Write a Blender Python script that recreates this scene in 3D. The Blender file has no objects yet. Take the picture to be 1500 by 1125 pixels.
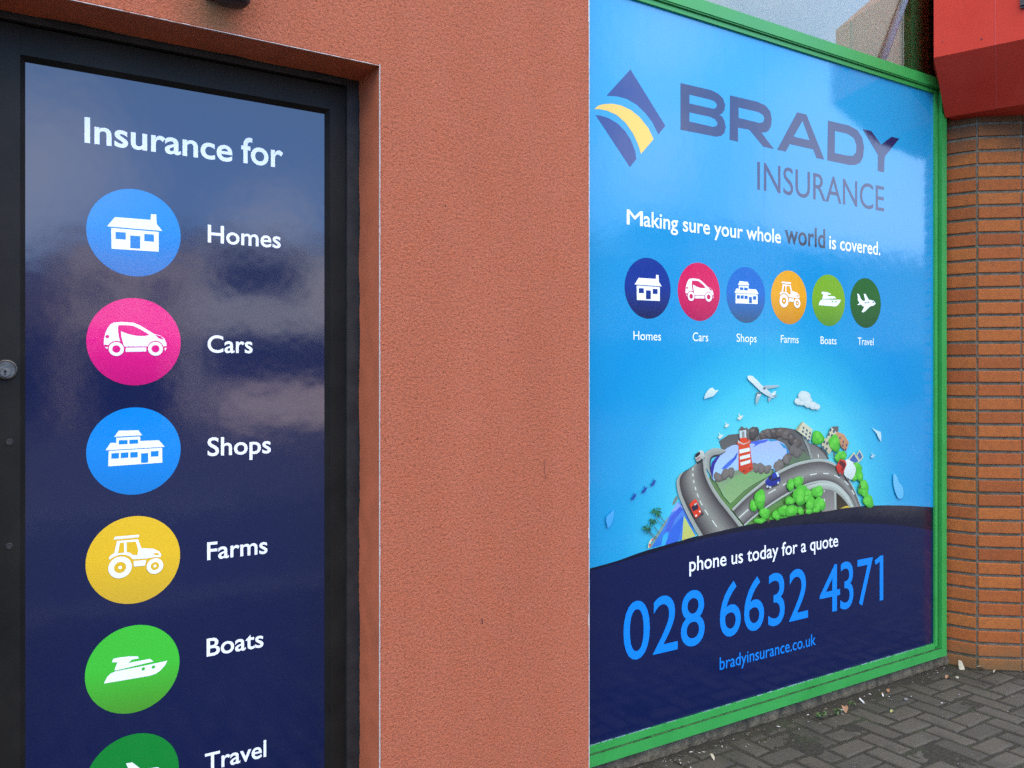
import bpy, bmesh, math, random
from mathutils import Vector, Matrix

# ------------------------------------------------------------------ camera, sky, sun, exposure
S = bpy.context.scene
COL = S.collection
F = 1240.0                      # focal length in pixels of the 1500 px wide photograph
YAW = math.atan2(F, 1935.0)     # turn of the camera away from square-on to the shopfront
CY, CZ = -2.495, 1.567          # the camera stands 2.5 m in front of the render, eyes at 1.57 m
HOR = 550.0                     # horizon row
SA, CA = math.sin(YAW), math.cos(YAW)

cam = bpy.data.cameras.new('camera')
cam.sensor_width = 36.0
cam.lens = F / 1500.0 * 36.0
cam.shift_y = (HOR - 562.5) / 1500.0
cam.clip_start = 0.05
cam.clip_end = 600
camo = bpy.data.objects.new('camera', cam)
COL.objects.link(camo)
camo.location = (0, CY, CZ)
camo.rotation_euler = (math.radians(90), 0, -YAW)
S.camera = camo

S.view_settings.view_transform = 'Standard'
S.view_settings.look = 'None'
S.view_settings.exposure = 0.84
S.view_settings.gamma = 1.0
S.cycles.use_denoising = False
S.cycles.use_adaptive_sampling = False

SUN_ELEV, SUN_AZ = math.radians(38), math.radians(12)   # behind the shop: the whole front is in open shade
W = bpy.data.worlds.new('World')
S.world = W
CLOUDS = [((.69, -.747, .40), .075), ((.682, -.751, .258), .085), ((.86, -.64, .20), .17), ((1.15, -.56, .3), .16), ((.05, -1.14, .23), .11), ((.30, -1.0, .16), .07), ((-.9, -.5, .5), .35), ((.9, -.2, .35), .3)]
W.use_nodes = True
wn, wl = W.node_tree.nodes, W.node_tree.links
wn.clear()
wout = wn.new('ShaderNodeOutputWorld')
wbg = wn.new('ShaderNodeBackground')
wbg.inputs['Strength'].default_value = 0.15
sky = wn.new('ShaderNodeTexSky')
sky.sky_type = 'NISHITA'
sky.sun_disc = False
sky.sun_elevation = SUN_ELEV
sky.sun_rotation = SUN_AZ
tc = wn.new('ShaderNodeTexCoord')
mp = wn.new('ShaderNodeMapping')
mp.inputs['Scale'].default_value = (1.0, 1.0, 2.6)
cl = wn.new('ShaderNodeTexNoise')
cl.inputs['Scale'].default_value = 3.4
cl.inputs['Detail'].default_value = 5
cl.inputs['Roughness'].default_value = 0.5
mx = wn.new('ShaderNodeMix')
mx.data_type = 'RGBA'
mx.inputs[0].default_value = 0.94
wl.new(tc.outputs['Generated'], mp.inputs['Vector'])
wl.new(mp.outputs['Vector'], cl.inputs['Vector'])


def wmath(op, a, b, clamp=False):
    m = wn.new('ShaderNodeMath')
    m.operation = op
    m.use_clamp = clamp
    for k, v in enumerate((a, b)):
        if isinstance(v, bpy.types.NodeSocket):
            wl.new(v, m.inputs[k])
        else:
            m.inputs[k].default_value = v
    return m.outputs[0]


# broken cloud overhead, clearer blue lower down with a few separate clouds over the street
wsep = wn.new('ShaderNodeSeparateXYZ')
wl.new(tc.outputs['Generated'], wsep.inputs[0])
over = wmath('MULTIPLY', wmath('SUBTRACT', wsep.outputs['Z'], .40), 4.0, True)
fac = wmath('MULTIPLY', wmath('MULTIPLY', wmath('SUBTRACT', cl.outputs['Fac'], .36), 5.0, True), over)
wisp = wn.new('ShaderNodeTexNoise')
wisp.inputs['Scale'].default_value = 7
wisp.inputs['Detail'].default_value = 4
wl.new(tc.outputs['Generated'], wisp.inputs['Vector'])
low = 0.0
for d, r in CLOUDS:
    v = wn.new('ShaderNodeVectorMath')
    v.operation = 'DISTANCE'
    v.inputs[1].default_value = Vector(d).normalized()
    wl.new(tc.outputs['Generated'], v.inputs[0])
    q = wmath('ADD', wmath('DIVIDE', v.outputs['Value'], r), wmath('MULTIPLY', wmath('SUBTRACT', wisp.outputs['Fac'], .5), 1.2))
    low = wmath('MAXIMUM', low, wmath('MULTIPLY', wmath('SUBTRACT', 1.05, q), 1.3, True))
cm = wn.new('ShaderNodeMix')
cm.data_type = 'RGBA'
wl.new(fac, cm.inputs[0])
lm = wn.new('ShaderNodeMix')
lm.data_type = 'RGBA'
wl.new(low, lm.inputs[0])
lm.inputs[6].default_value = (3.7, 6.9, 13.2, 1)
lm.inputs[7].default_value = (8.8, 10.4, 13.8, 1)
wl.new(lm.outputs[2], cm.inputs[6])
cm.inputs[7].default_value = (21.5, 18.6, 15.0, 1)
wl.new(sky.outputs[0], mx.inputs[6])
wl.new(cm.outputs[2], mx.inputs[7])
wl.new(mx.outputs[2], wbg.inputs['Color'])
wl.new(wbg.outputs[0], wout.inputs['Surface'])

sl = bpy.data.lights.new('sun', 'SUN')
sl.energy = 4.0
sl.angle = math.radians(3)
sl.color = (1.0, 0.93, 0.82)
so = bpy.data.objects.new('sun', sl)
COL.objects.link(so)
sd = Vector((math.sin(SUN_AZ) * math.cos(SUN_ELEV), math.cos(SUN_AZ) * math.cos(SUN_ELEV), math.sin(SUN_ELEV)))
so.rotation_euler = sd.to_track_quat('Z', 'Y').to_euler()
so.location = (0, -6, 8)

# ------------------------------------------------------------------ helpers
R = random.Random(7)


def lin(c):
    return tuple((v / 255 / 12.92) if v / 255 <= 0.04045 else ((v / 255 + 0.055) / 1.055) ** 2.4 for v in c)


def at(px, py, y):
    """a spot measured on the photograph -> (x, z) on the upright plane at depth y"""
    u, v = (px - 750) / F, (HOR - py) / F
    t = (y - CY) / (CA - u * SA)
    return t * (SA + u * CA), CZ + t * v


def ground_at(px, py):
    u, v = (px - 750) / F, (HOR - py) / F
    t = -CZ / v
    return t * (SA + u * CA), CY + t * (CA - u * SA)


class MB:
    """collects faces, then builds them as ONE mesh object"""

    def __init__(s):
        s.v, s.f, s.m, s.c = [], [], [], []

    def add(s, pts, faces, mat=0, col=(1, 1, 1)):
        b = len(s.v)
        s.v += [tuple(p) for p in pts]
        cols = col if isinstance(col, list) else [col] * len(pts)
        s.c += [tuple(c) for c in cols]
        for f in faces:
            s.f.append([b + i for i in f])
            s.m.append(mat)

    def box(s, x0, x1, y0, y1, z0, z1, mat=0):
        s.add([(x0, y0, z0), (x1, y0, z0), (x1, y1, z0), (x0, y1, z0), (x0, y0, z1), (x1, y0, z1), (x1, y1, z1), (x0, y1, z1)],
              [(0, 1, 5, 4), (1, 2, 6, 5), (2, 3, 7, 6), (3, 0, 4, 7), (4, 5, 6, 7), (3, 2, 1, 0)], mat)

    def prism_xz(s, poly, y0, y1, mat=0):
        n = len(poly)
        s.add([(x, y0, z) for x, z in poly] + [(x, y1, z) for x, z in poly],
              [tuple(range(n)), tuple(range(2 * n - 1, n - 1, -1))] + [(i, n + i, n + (i + 1) % n, (i + 1) % n) for i in range(n)], mat)

    def loft(s, rings, mat=0, cap=True):
        n = len(rings[0])
        pts = [p for r in rings for p in r]
        fs = []
        for k in range(len(rings) - 1):
            for i in range(n):
                fs.append((k * n + i, k * n + (i + 1) % n, (k + 1) * n + (i + 1) % n, (k + 1) * n + i))
        if cap:
            fs.append(tuple(range(n - 1, -1, -1)))
            fs.append(tuple(range((len(rings) - 1) * n, len(rings) * n)))
        s.add(pts, fs, mat)

    def tube(s, a, b, r, r2=None, n=14, mat=0):
        a, b = Vector(a), Vector(b)
        r2 = r if r2 is None else r2
        d = (b - a).normalized()
        e = d.orthogonal().normalized()
        g = d.cross(e)
        s.loft([[a + (e * math.cos(k * 2 * math.pi / n) + g * math.sin(k * 2 * math.pi / n)) * r for k in range(n)],
                [b + (e * math.cos(k * 2 * math.pi / n) + g * math.sin(k * 2 * math.pi / n)) * r2 for k in range(n)]], mat)

    def block(s, o, ex, ey, ez, w, h, d, bev, mat=0):
        """a brick: base rectangle w x h at o spanned by ex, ey, rising d along ez, top edge chamfered"""
        o, ex, ey, ez = Vector(o), Vector(ex), Vector(ey), Vector(ez)

        def ring(i, up):
            return [o + ex * i + ey * i + ez * up, o + ex * (w - i) + ey * i + ez * up,
                    o + ex * (w - i) + ey * (h - i) + ez * up, o + ex * i + ey * (h - i) + ez * up]
        s.loft([ring(0, 0), ring(0, d - bev), ring(bev * .45, d - bev * .25), ring(bev * 1.3, d)], mat)

    def build(s, name, mats, parent=None, smooth=False, fix=False):
        me = bpy.data.meshes.new(name)
        me.from_pydata(s.v, [], s.f)
        for m in (mats if isinstance(mats, (list, tuple)) else [mats]):
            me.materials.append(m)
        me.polygons.foreach_set('material_index', s.m)
        ca = me.color_attributes.new('Col', 'FLOAT_COLOR', 'POINT')
        ca.data.foreach_set('color', [x for c in s.c for x in (c[0], c[1], c[2], 1.0)])
        if fix:
            bm = bmesh.new()
            bm.from_mesh(me)
            bmesh.ops.recalc_face_normals(bm, faces=bm.faces)
            bm.to_mesh(me)
            bm.free()
        if smooth:
            me.polygons.foreach_set('use_smooth', [True] * len(me.polygons))
        me.update()
        return link(name, me, parent)


def link(name, me, parent=None):
    o = bpy.data.objects.new(name, me)
    COL.objects.link(o)
    if parent is not None:
        o.parent = parent
        o.matrix_parent_inverse = Matrix.Translation(-Vector(parent.location))
    else:
        xs = [v.co.copy() for v in me.vertices]
        c = Vector(((min(v.x for v in xs) + max(v.x for v in xs)) / 2, (min(v.y for v in xs) + max(v.y for v in xs)) / 2, min(v.z for v in xs)))
        me.transform(Matrix.Translation(-c))
        o.location = c
    return o


def thing(name, label, cat, loc, group=None):
    o = bpy.data.objects.new(name, None)
    COL.objects.link(o)
    o.location = loc
    o.empty_display_size = 0.1
    return tag(o, label, cat, group)


def tag(o, label, cat, group=None, kind=None):
    o['label'] = label
    o['category'] = cat
    if group:
        o['group'] = group
    if kind:
        o['kind'] = kind
    return o


def struct(o, kind='structure', label=None):
    o['kind'] = kind
    if label:
        o['label'] = label
    return o


# ------------------------------------------------------------------ materials
class NT:
    def __init__(s, name):
        s.m = bpy.data.materials.new(name)
        s.m.use_nodes = True
        s.n, s.l = s.m.node_tree.nodes, s.m.node_tree.links
        s.p = s.n['Principled BSDF']

    def pos(s, scale=(1, 1, 1)):
        g = s.n.new('ShaderNodeNewGeometry')
        m = s.n.new('ShaderNodeMapping')
        m.inputs['Scale'].default_value = scale
        s.l.new(g.outputs['Position'], m.inputs['Vector'])
        return m.outputs['Vector']

    def noise(s, scale, detail=3, rough=.55, vec=None, stretch=(1, 1, 1)):
        t = s.n.new('ShaderNodeTexNoise')
        t.inputs['Scale'].default_value = scale
        t.inputs['Detail'].default_value = detail
        t.inputs['Roughness'].default_value = rough
        s.l.new(vec if vec is not None else s.pos(stretch), t.inputs['Vector'])
        return t.outputs['Fac']

    def ramp(s, fac, stops, interp='LINEAR'):
        r = s.n.new('ShaderNodeValToRGB')
        r.color_ramp.interpolation = interp
        e = r.color_ramp.elements
        while len(e) < len(stops):
            e.new(0.5)
        for k, (p, c) in enumerate(stops):
            e[k].position = p
            e[k].color = (*c, 1) if isinstance(c, tuple) else (c, c, c, 1)
        s.l.new(fac, r.inputs['Fac'])
        return r.outputs['Color']

    def mix(s, fac, a, b, mode='MIX'):
        m = s.n.new('ShaderNodeMix')
        m.data_type = 'RGBA'
        m.blend_type = mode
        for sock, val in ((m.inputs[0], fac), (m.inputs[6], a), (m.inputs[7], b)):
            if isinstance(val, bpy.types.NodeSocket):
                s.l.new(val, sock)
            elif isinstance(val, tuple):
                sock.default_value = (*val, 1)
            else:
                sock.default_value = val
        return m.outputs[2]

    def math(s, op, a, b=0.0, clamp=False):
        m = s.n.new('ShaderNodeMath')
        m.operation = op
        m.use_clamp = clamp
        for k, v in enumerate((a, b)):
            if isinstance(v, bpy.types.NodeSocket):
                s.l.new(v, m.inputs[k])
            else:
                m.inputs[k].default_value = v
        return m.outputs[0]

    def attr(s):
        a = s.n.new('ShaderNodeAttribute')
        a.attribute_name = 'Col'
        return a.outputs['Color']

    def island(s):
        return s.n.new('ShaderNodeNewGeometry').outputs['Random Per Island']

    def bump(s, h, strength, dist):
        b = s.n.new('ShaderNodeBump')
        b.inputs['Strength'].default_value = strength
        b.inputs['Distance'].default_value = dist
        s.l.new(h, b.inputs['Height'])
        s.l.new(b.outputs['Normal'], s.p.inputs['Normal'])

    def color(s, c):
        if isinstance(c, tuple):
            s.p.inputs['Base Color'].default_value = (*c, 1)
        else:
            s.l.new(c, s.p.inputs['Base Color'])

    def rough(s, v):
        if isinstance(v, bpy.types.NodeSocket):
            s.l.new(v, s.p.inputs['Roughness'])
        else:
            s.p.inputs['Roughness'].default_value = v


def plain(name, c, rough=.5, var=.12, nscale=14, metallic=0.0, bump=0.0, bscale=300):
    t = NT(name)
    c = tuple(c)
    n = t.noise(nscale, 4)
    t.color(t.mix(t.ramp(n, [(.3, 0.0), (.7, 1.0)]), tuple(v * (1 - var) for v in c), tuple(min(1, v * (1 + var)) for v in c)))
    t.rough(rough)
    t.p.inputs['Metallic'].default_value = metallic
    if bump:
        t.bump(t.noise(bscale, 3), bump, .002)
    return t.m


def vinyl_finish(t, rough=.075):
    """the slightly dimpled gloss of adhesive vinyl"""
    t.rough(rough)
    t.p.inputs['IOR'].default_value = 1.62
    n = t.math('ADD', t.math('MULTIPLY', t.noise(420, 2), .22), t.math('MULTIPLY', t.noise(9, 2), 3.0))
    t.bump(n, .16, .0012)


def vinyl(name, c):
    t = NT(name)
    t.color(tuple(c))
    vinyl_finish(t)
    return t.m


def vinyl_gradient(name, top, bottom):
    t = NT(name)
    g = t.n.new('ShaderNodeTexCoord')
    sp = t.n.new('ShaderNodeSeparateXYZ')
    t.l.new(g.outputs['Generated'], sp.inputs[0])
    t.color(t.mix(1.0, t.ramp(sp.outputs['Z'], [(.02, lin(bottom)), (.55, lin(top))]), (.84, .83, .72), 'MULTIPLY'))
    vinyl_finish(t)
    return t.m


def make_render_wall():
    t = NT('painted_roughcast')
    fine = t.noise(240, 3, .6)
    grit = t.noise(105, 4, .68)
    base = t.mix(t.ramp(t.noise(4.5, 4, .6, stretch=(1, 1, .16)), [(.32, 0.0), (.66, 1.0)]), (.445, .126, .061), (.485, .140, .070))
    base = t.mix(t.ramp(t.noise(11, 4, .6), [(.38, 0.0), (.7, .45)]), base, (.47, .118, .05))
    body = t.ramp(t.noise(115, 4, .72), [(.30, (.50, .46, .43)), (.46, (.97, .97, .97)), (.68, (1.20, 1.22, 1.24))])
    base = t.mix(1.0, base, body, 'MULTIPLY')
    pits = t.ramp(grit, [(.30, 1.0), (.40, 0.0)])
    base = t.mix(t.math('MULTIPLY', pits, .75), base, (.15, .036, .02))
    light = t.ramp(fine, [(.60, 0.0), (.76, .3)])
    base = t.mix(light, base, (.60, .24, .16))
    # algae and rust washed down below the lamp
    g = t.n.new('ShaderNodeNewGeometry')
    sp = t.n.new('ShaderNodeSeparateXYZ')
    t.l.new(g.outputs['Position'], sp.inputs[0])
    dx = t.math('ABSOLUTE', t.math('SUBTRACT', sp.outputs['X'], .585))
    a = t.ramp(t.math('ADD', dx, t.math('MULTIPLY', t.noise(16, 3), .10)), [(.05, 1.0), (.17, 0.0)])
    b = t.ramp(sp.outputs['Z'], [(0, 0.0), (1, 1.0)])
    zz = t.math('SUBTRACT', sp.outputs['Z'], 2.0)
    b = t.math('MULTIPLY', t.ramp(zz, [(.50, 0.0), (.57, 1.0)]), t.ramp(zz, [(.72, 1.0), (.8, 0.0)]))
    base = t.mix(t.math('MULTIPLY', t.math('MULTIPLY', a, b), .75), base, (.16, .105, .045))
    t.color(base)
    t.rough(.88)
    t.p.inputs['Specular IOR Level'].default_value = .25
    h = t.math('ADD', t.math('MULTIPLY', grit, 1.0), t.math('MULTIPLY', fine, .55))
    t.bump(h, .9, .007)
    return t.m


M = {}
M['stucco'] = make_render_wall()
M['reveal'] = plain('smooth_painted_reveal', (.50, .125, .046), .8, .14, 9, bump=.2, bscale=160)
M['bead'] = plain('white_corner_bead', (.66, .60, .54), .6, .25, 60)
M['black'] = plain('black_painted_metal', (.0125, .0112, .0085), .5, .35, 7, bump=.06, bscale=90)
M['black'].node_tree.nodes['Principled BSDF'].inputs['Specular IOR Level'].default_value = .2
M['black_dust'] = plain('dusty_black_paint', (.02, .0195, .018), .6, .4, 18, bump=.15, bscale=120)
M['gap'] = plain('black_rubber', (.006, .006, .006), .8)
M['steel'] = plain('worn_nickel', (.16, .156, .145), .5, .3, 60, metallic=1.0, bump=.1, bscale=500)
M['dark_steel'] = plain('dull_brown_steel', (.06, .05, .045), .5, .3, 90, metallic=.6)
M['lamp_black'] = plain('lamp_casting_black', (.016, .015, .016), .5, .3, 30, bump=.2)
M['pole'] = plain('grey_tube', (.62, .65, .68), .35, .08, 12)
M['concrete_path'] = plain('pale_concrete', (.23, .22, .20), .9, .2, 5, bump=.3, bscale=80)


def make_green():
    t = NT('green_powder_coat')
    n = t.noise(6, 5, .6)
    c = t.mix(t.ramp(n, [(.3, 0.0), (.75, 1.0)]), (.032, .300, .054), (.044, .355, .068))
    d = t.ramp(t.noise(34, 5, .7, stretch=(.35, 1, 1)), [(.62, 0.0), (.78, .7)])
    c = t.mix(d, c, (.03, .10, .035))
    t.color(c)
    t.rough(t.ramp(n, [(.3, .36), (.7, .5)]))
    t.bump(t.noise(240, 2), .05, .001)
    return t.m


M['green'] = make_green()
M['green_dark'] = plain('green_inner_frame', (.022, .22, .05), .45, .2, 8)


def make_brick():
    t = NT('orange_engineering_brick')
    r = t.island()
    c = t.ramp(r, [(0, (.31, .088, .028)), (.3, (.40, .122, .034)), (.6, (.45, .145, .038)), (.85, (.36, .098, .030)), (1, (.44, .155, .042))])
    c = t.mix(t.ramp(t.noise(38, 5, .65), [(.42, 0.0), (.75, .42)]), c, (.17, .058, .028))
    c = t.mix(t.ramp(t.noise(260, 3), [(.62, 0.0), (.72, .5)]), c, (.07, .03, .025))
    g = t.n.new('ShaderNodeNewGeometry')
    sp = t.n.new('ShaderNodeSeparateXYZ')
    t.l.new(g.outputs['Position'], sp.inputs[0])
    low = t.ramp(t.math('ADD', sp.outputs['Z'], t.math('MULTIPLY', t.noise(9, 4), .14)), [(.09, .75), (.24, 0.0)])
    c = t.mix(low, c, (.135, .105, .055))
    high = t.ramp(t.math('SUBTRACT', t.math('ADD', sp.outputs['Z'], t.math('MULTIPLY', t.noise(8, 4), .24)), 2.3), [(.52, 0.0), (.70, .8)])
    c = t.mix(high, c, (.085, .055, .034))  # grime stain plus the fascia's shade, painted dark onto the top courses
    t.color(t.mix(1.0, c, (1.02, .94, .80), 'MULTIPLY'))
    t.rough(.8)
    t.p.inputs['Specular IOR Level'].default_value = .2
    t.bump(t.noise(150, 4, .7), .8, .004)
    return t.m


def make_mortar():
    t = NT('grey_mortar')
    c = t.mix(t.ramp(t.noise(30, 4), [(.3, 0.0), (.7, 1.0)]), (.10, .082, .050), (.185, .156, .106))
    c = t.mix(t.ramp(t.noise(5, 3), [(.55, 0.0), (.7, .6)]), c, (.06, .07, .03))
    t.color(c)
    t.rough(.95)
    t.bump(t.noise(220, 4), .6, .004)
    return t.m


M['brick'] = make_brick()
M['mortar'] = make_mortar()


def make_red(name, c, fade):
    t = NT(name)
    n = t.noise(2.2, 5, .6)
    cc = t.mix(t.ramp(n, [(.3, 0.0), (.7, 1.0)]), c, fade)
    cc = t.mix(t.ramp(t.noise(140, 3), [(.66, 0.0), (.72, .6)]), cc, (.2, .02, .02))
    t.color(cc)
    t.rough(.6)
    t.p.inputs['Specular IOR Level'].default_value = .2
    t.bump(t.noise(60, 3), .08, .002)
    return t.m


M['red'] = make_red('sun_faded_red_panel', (.56, .030, .013), (.64, .052, .025))
M['red_seam'] = plain('red_seam', (.60, .06, .04), .6)
M['beige'] = plain('beige_partition', (.88, .76, .48), .8, .05, 2)
M['beige_seam'] = plain('partition_joint', (.2, .17, .12), .9)


def make_glass():
    t = NT('clear_pane')
    t.n.remove(t.p)
    out = t.n['Material Output']
    tr = t.n.new('ShaderNodeBsdfTransparent')
    gl = t.n.new('ShaderNodeBsdfGlossy')
    gl.inputs['Roughness'].default_value = 0.0
    fr = t.n.new('ShaderNodeFresnel')
    fr.inputs['IOR'].default_value = 1.52
    f2 = t.math('MULTIPLY', fr.outputs[0], 2.1, True)
    ms = t.n.new('ShaderNodeMixShader')
    t.l.new(f2, ms.inputs[0])
    t.l.new(tr.outputs[0], ms.inputs[1])
    t.l.new(gl.outputs[0], ms.inputs[2])
    t.l.new(ms.outputs[0], out.inputs['Surface'])
    return t.m


M['glass'] = make_glass()


def make_paver():
    t = NT('grey_block_paver')
    r = t.island()
    c = t.ramp(r, [(0, (.050, .042, .026)), (.5, (.077, .067, .045)), (.8, (.070, .056, .035)), (1, (.096, .084, .059))])
    c = t.mix(t.ramp(t.noise(210, 4, .7), [(.4, 0.0), (.68, .55)]), c, (.028, .027, .024))
    c = t.mix(t.ramp(t.noise(420, 2), [(.64, 0.0), (.72, .5)]), c, (.19, .185, .175))
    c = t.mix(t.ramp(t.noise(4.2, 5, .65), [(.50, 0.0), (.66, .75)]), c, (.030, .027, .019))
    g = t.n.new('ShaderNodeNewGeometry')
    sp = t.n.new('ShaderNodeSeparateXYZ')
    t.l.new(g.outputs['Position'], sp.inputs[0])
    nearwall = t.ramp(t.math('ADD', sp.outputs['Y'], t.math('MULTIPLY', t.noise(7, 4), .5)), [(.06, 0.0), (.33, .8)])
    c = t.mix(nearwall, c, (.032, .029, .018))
    t.color(c)
    t.rough(.82)
    t.bump(t.noise(260, 4, .7), .6, .004)
    return t.m


def make_dirt(name, a, b, s=60):
    t = NT(name)
    c = t.mix(t.ramp(t.noise(s, 5, .7), [(.35, 0.0), (.7, 1.0)]), a, b)
    c = t.mix(t.ramp(t.noise(6, 4), [(.52, 0.0), (.66, .7)]), c, (.030, .038, .012))
    t.color(c)
    t.rough(.95)
    t.bump(t.noise(180, 5, .7), .9, .008)
    return t.m


M['paver'] = make_paver()
M['joint'] = make_dirt('soil_in_joints', (.014, .012, .006), (.044, .036, .018))


def make_plinth():
    t = NT('stained_concrete')
    c = t.mix(t.ramp(t.noise(26, 5, .7), [(.3, 0.0), (.72, 1.0)]), (.062, .049, .027), (.24, .192, .120))
    c = t.mix(t.ramp(t.noise(14, 4, .6, stretch=(1, 1, .25)), [(.5, 0.0), (.7, .8)]), c, (.022, .020, .015))
    c = t.mix(t.ramp(t.noise(120, 3), [(.62, 0.0), (.72, .6)]), c, (.20, .18, .15))
    t.color(c)
    t.rough(.92)
    t.bump(t.noise(70, 5, .7), .9, .010)
    return t.m


M['plinth'] = make_plinth()
M['asphalt'] = plain('asphalt', (.05, .05, .052), .9, .25, 6, bump=.5, bscale=120)
M['kerb'] = plain('kerb_concrete', (.22, .21, .2), .9, .2, 8, bump=.3)
M['grass'] = plain('rough_land', (.06, .075, .03), .95, .3, 1)


def make_print():
    t = NT('printed_picture')
    t.color(t.mix(1.0, t.attr(), (.86, .92, .80), 'MULTIPLY'))
    vinyl_finish(t)
    return t.m


M['print'] = make_print()
M['white'] = vinyl('white_vinyl', lin((248, 250, 250)))
M['navy'] = vinyl('navy_vinyl', (.0025, .0080, .056))
M['navy_door'] = vinyl('navy_door_vinyl', (.0015, .0080, .052))
M['navy_door'].node_tree.nodes['Principled BSDF'].inputs['IOR'].default_value = 1.74
M['logo_navy'] = vinyl('logo_navy_vinyl', (.012, .030, .17))
M['yellow'] = vinyl('logo_yellow_vinyl', lin((240, 196, 60)))
M['charcoal'] = vinyl('plum_grey_vinyl', (.018, .020, .085))
M['plum'] = vinyl('word_plum_vinyl', (.010, .012, .034))
M['azure'] = vinyl('azure_vinyl', lin((6, 132, 226)))
M['curl'] = plain('lifted_vinyl_edge', (.30, .38, .52), .5)

YW = 0.09          # face of the window sign
YD = 0.205         # face of the door sign


def make_sign_sky():
    t = NT('printed_sky')
    cx, cz = at(1140, 775, YW)
    g = t.n.new('ShaderNodeNewGeometry')
    v = t.n.new('ShaderNodeVectorMath')
    v.operation = 'DISTANCE'
    v.inputs[1].default_value = (cx, YW, cz)
    t.l.new(g.outputs['Position'], v.inputs[0])
    d = t.math('MULTIPLY', v.outputs['Value'], .5)
    c = t.ramp(d, [(.10, lin((132, 220, 246))), (.25, lin((118, 214, 246))), (.275, lin((104, 207, 245))), (.335, lin((88, 197, 243))),
                   (.36, lin((74, 187, 240))), (.46, lin((40, 160, 232))), (.58, lin((24, 148, 228))), (.85, lin((38, 152, 228))), (1.0, lin((46, 158, 230)))])
    t.color(t.mix(1.0, c, (.62, .93, .70), 'MULTIPLY'))
    vinyl_finish(t)
    return t.m


M['sign_sky'] = make_sign_sky()

# ------------------------------------------------------------------ lettering and flat print
LAYER = .0004


def glyphs(body, off):
    cu = bpy.data.curves.new('lettering', 'FONT')
    cu.body = body
    cu.offset = off
    cu.resolution_u = 5
    cu.fill_mode = 'FRONT'
    o = bpy.data.objects.new('lettering', cu)
    COL.objects.link(o)
    dg = bpy.context.evaluated_depsgraph_get()
    dg.update()
    me = bpy.data.meshes.new_from_object(o.evaluated_get(dg))
    vs = [(v.co.x, v.co.y) for v in me.vertices]
    fs = [tuple(p.vertices) for p in me.polygons]
    bpy.data.objects.remove(o)
    bpy.data.curves.remove(cu)
    bpy.data.meshes.remove(me)
    return vs, fs


_ref = {}


def ref_height(ch, off):
    if (ch, off) not in _ref:
        vs, _ = glyphs(ch, off)
        ys = [v[1] for v in vs]
        _ref[(ch, off)] = (min(ys), max(ys))
    return _ref[(ch, off)]


def letter(mb, body, y, x0, x1, base, top, ref, off, mat=0):
    """fit a line of letters between photo columns x0 and x1; base and top are photo spots at the foot and head of the letter ref"""
    vs, fs = glyphs(body, off)
    lo, hi = ref_height(ref, off)
    zb, zt = at(*base, y)[1], at(*top, y)[1]
    X0, X1 = at(x0, base[1], y)[0], at(x1, base[1], y)[0]
    mnx, mxx = min(v[0] for v in vs), max(v[0] for v in vs)
    sx, sz = (X1 - X0) / (mxx - mnx), (zt - zb) / (hi - lo)
    mb.add([(X0 + (vx - mnx) * sx, y, zb + (vy - lo) * sz) for vx, vy in vs], fs, mat)


def flat(mb, pts, y, mat=0, col=(1, 1, 1)):
    mb.add([(x, y, z) for x, z in pts], [tuple(range(len(pts)))], mat, col)


def smooth_closed(pts, n=4):
    """round off a closed outline (Catmull-Rom)"""
    out = []
    k = len(pts)
    for i in range(k):
        p0, p1, p2, p3 = (pts[(i + j - 1) % k] for j in range(4))
        for s in range(n):
            t = s / n
            out.append(tuple(.5 * ((2 * p1[c]) + (-p0[c] + p2[c]) * t + (2 * p0[c] - 5 * p1[c] + 4 * p2[c] - p3[c]) * t * t
                                   + (-p0[c] + 3 * p1[c] - 3 * p2[c] + p3[c]) * t ** 3) for c in (0, 1)))
    return out


def smooth_open(pts, n=4):
    out = []
    k = len(pts)
    for i in range(k - 1):
        p0, p1, p2, p3 = pts[max(i - 1, 0)], pts[i], pts[i + 1], pts[min(i + 2, k - 1)]
        for s in range(n):
            t = s / n
            out.append(tuple(.5 * ((2 * p1[c]) + (-p0[c] + p2[c]) * t + (2 * p0[c] - 5 * p1[c] + 4 * p2[c] - p3[c]) * t * t
                                   + (-p0[c] + 3 * p1[c] - 3 * p2[c] + p3[c]) * t ** 3) for c in (0, 1)))
    out.append(pts[-1])
    return out


def circ(cx, cy, r, n=40):
    return [(cx + r * math.cos(2 * math.pi * k / n), cy + r * math.sin(2 * math.pi * k / n)) for k in range(n)]


# pictograms: outlines in units of the badge radius (measured on the photograph, then flattened)
def picto(scale, ox, oy, ccx, ccy, y, pieces, r):
    cx, cz = at(ccx, ccy, y)
    res = []
    for kind, pts in pieces:
        if kind in 'wd':
            q = [at(ox + px / scale, oy + py / scale, y) for px, py in pts]
            res.append((kind, [((x - cx) / r, (z - cz) / r) for x, z in q]))
        else:                                   # W / D: a round (centre, radius in photo rows)
            (px, py), rr = pts
            x, z = at(ox + px / scale, oy + py / scale, y)
            z2 = at(ox + px / scale, oy + (py - rr) / scale, y)[1]
            res.append((kind.lower(), circ((x - cx) / r, (z - cz) / r, (z2 - z) / r, 36)))
    return res


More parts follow.
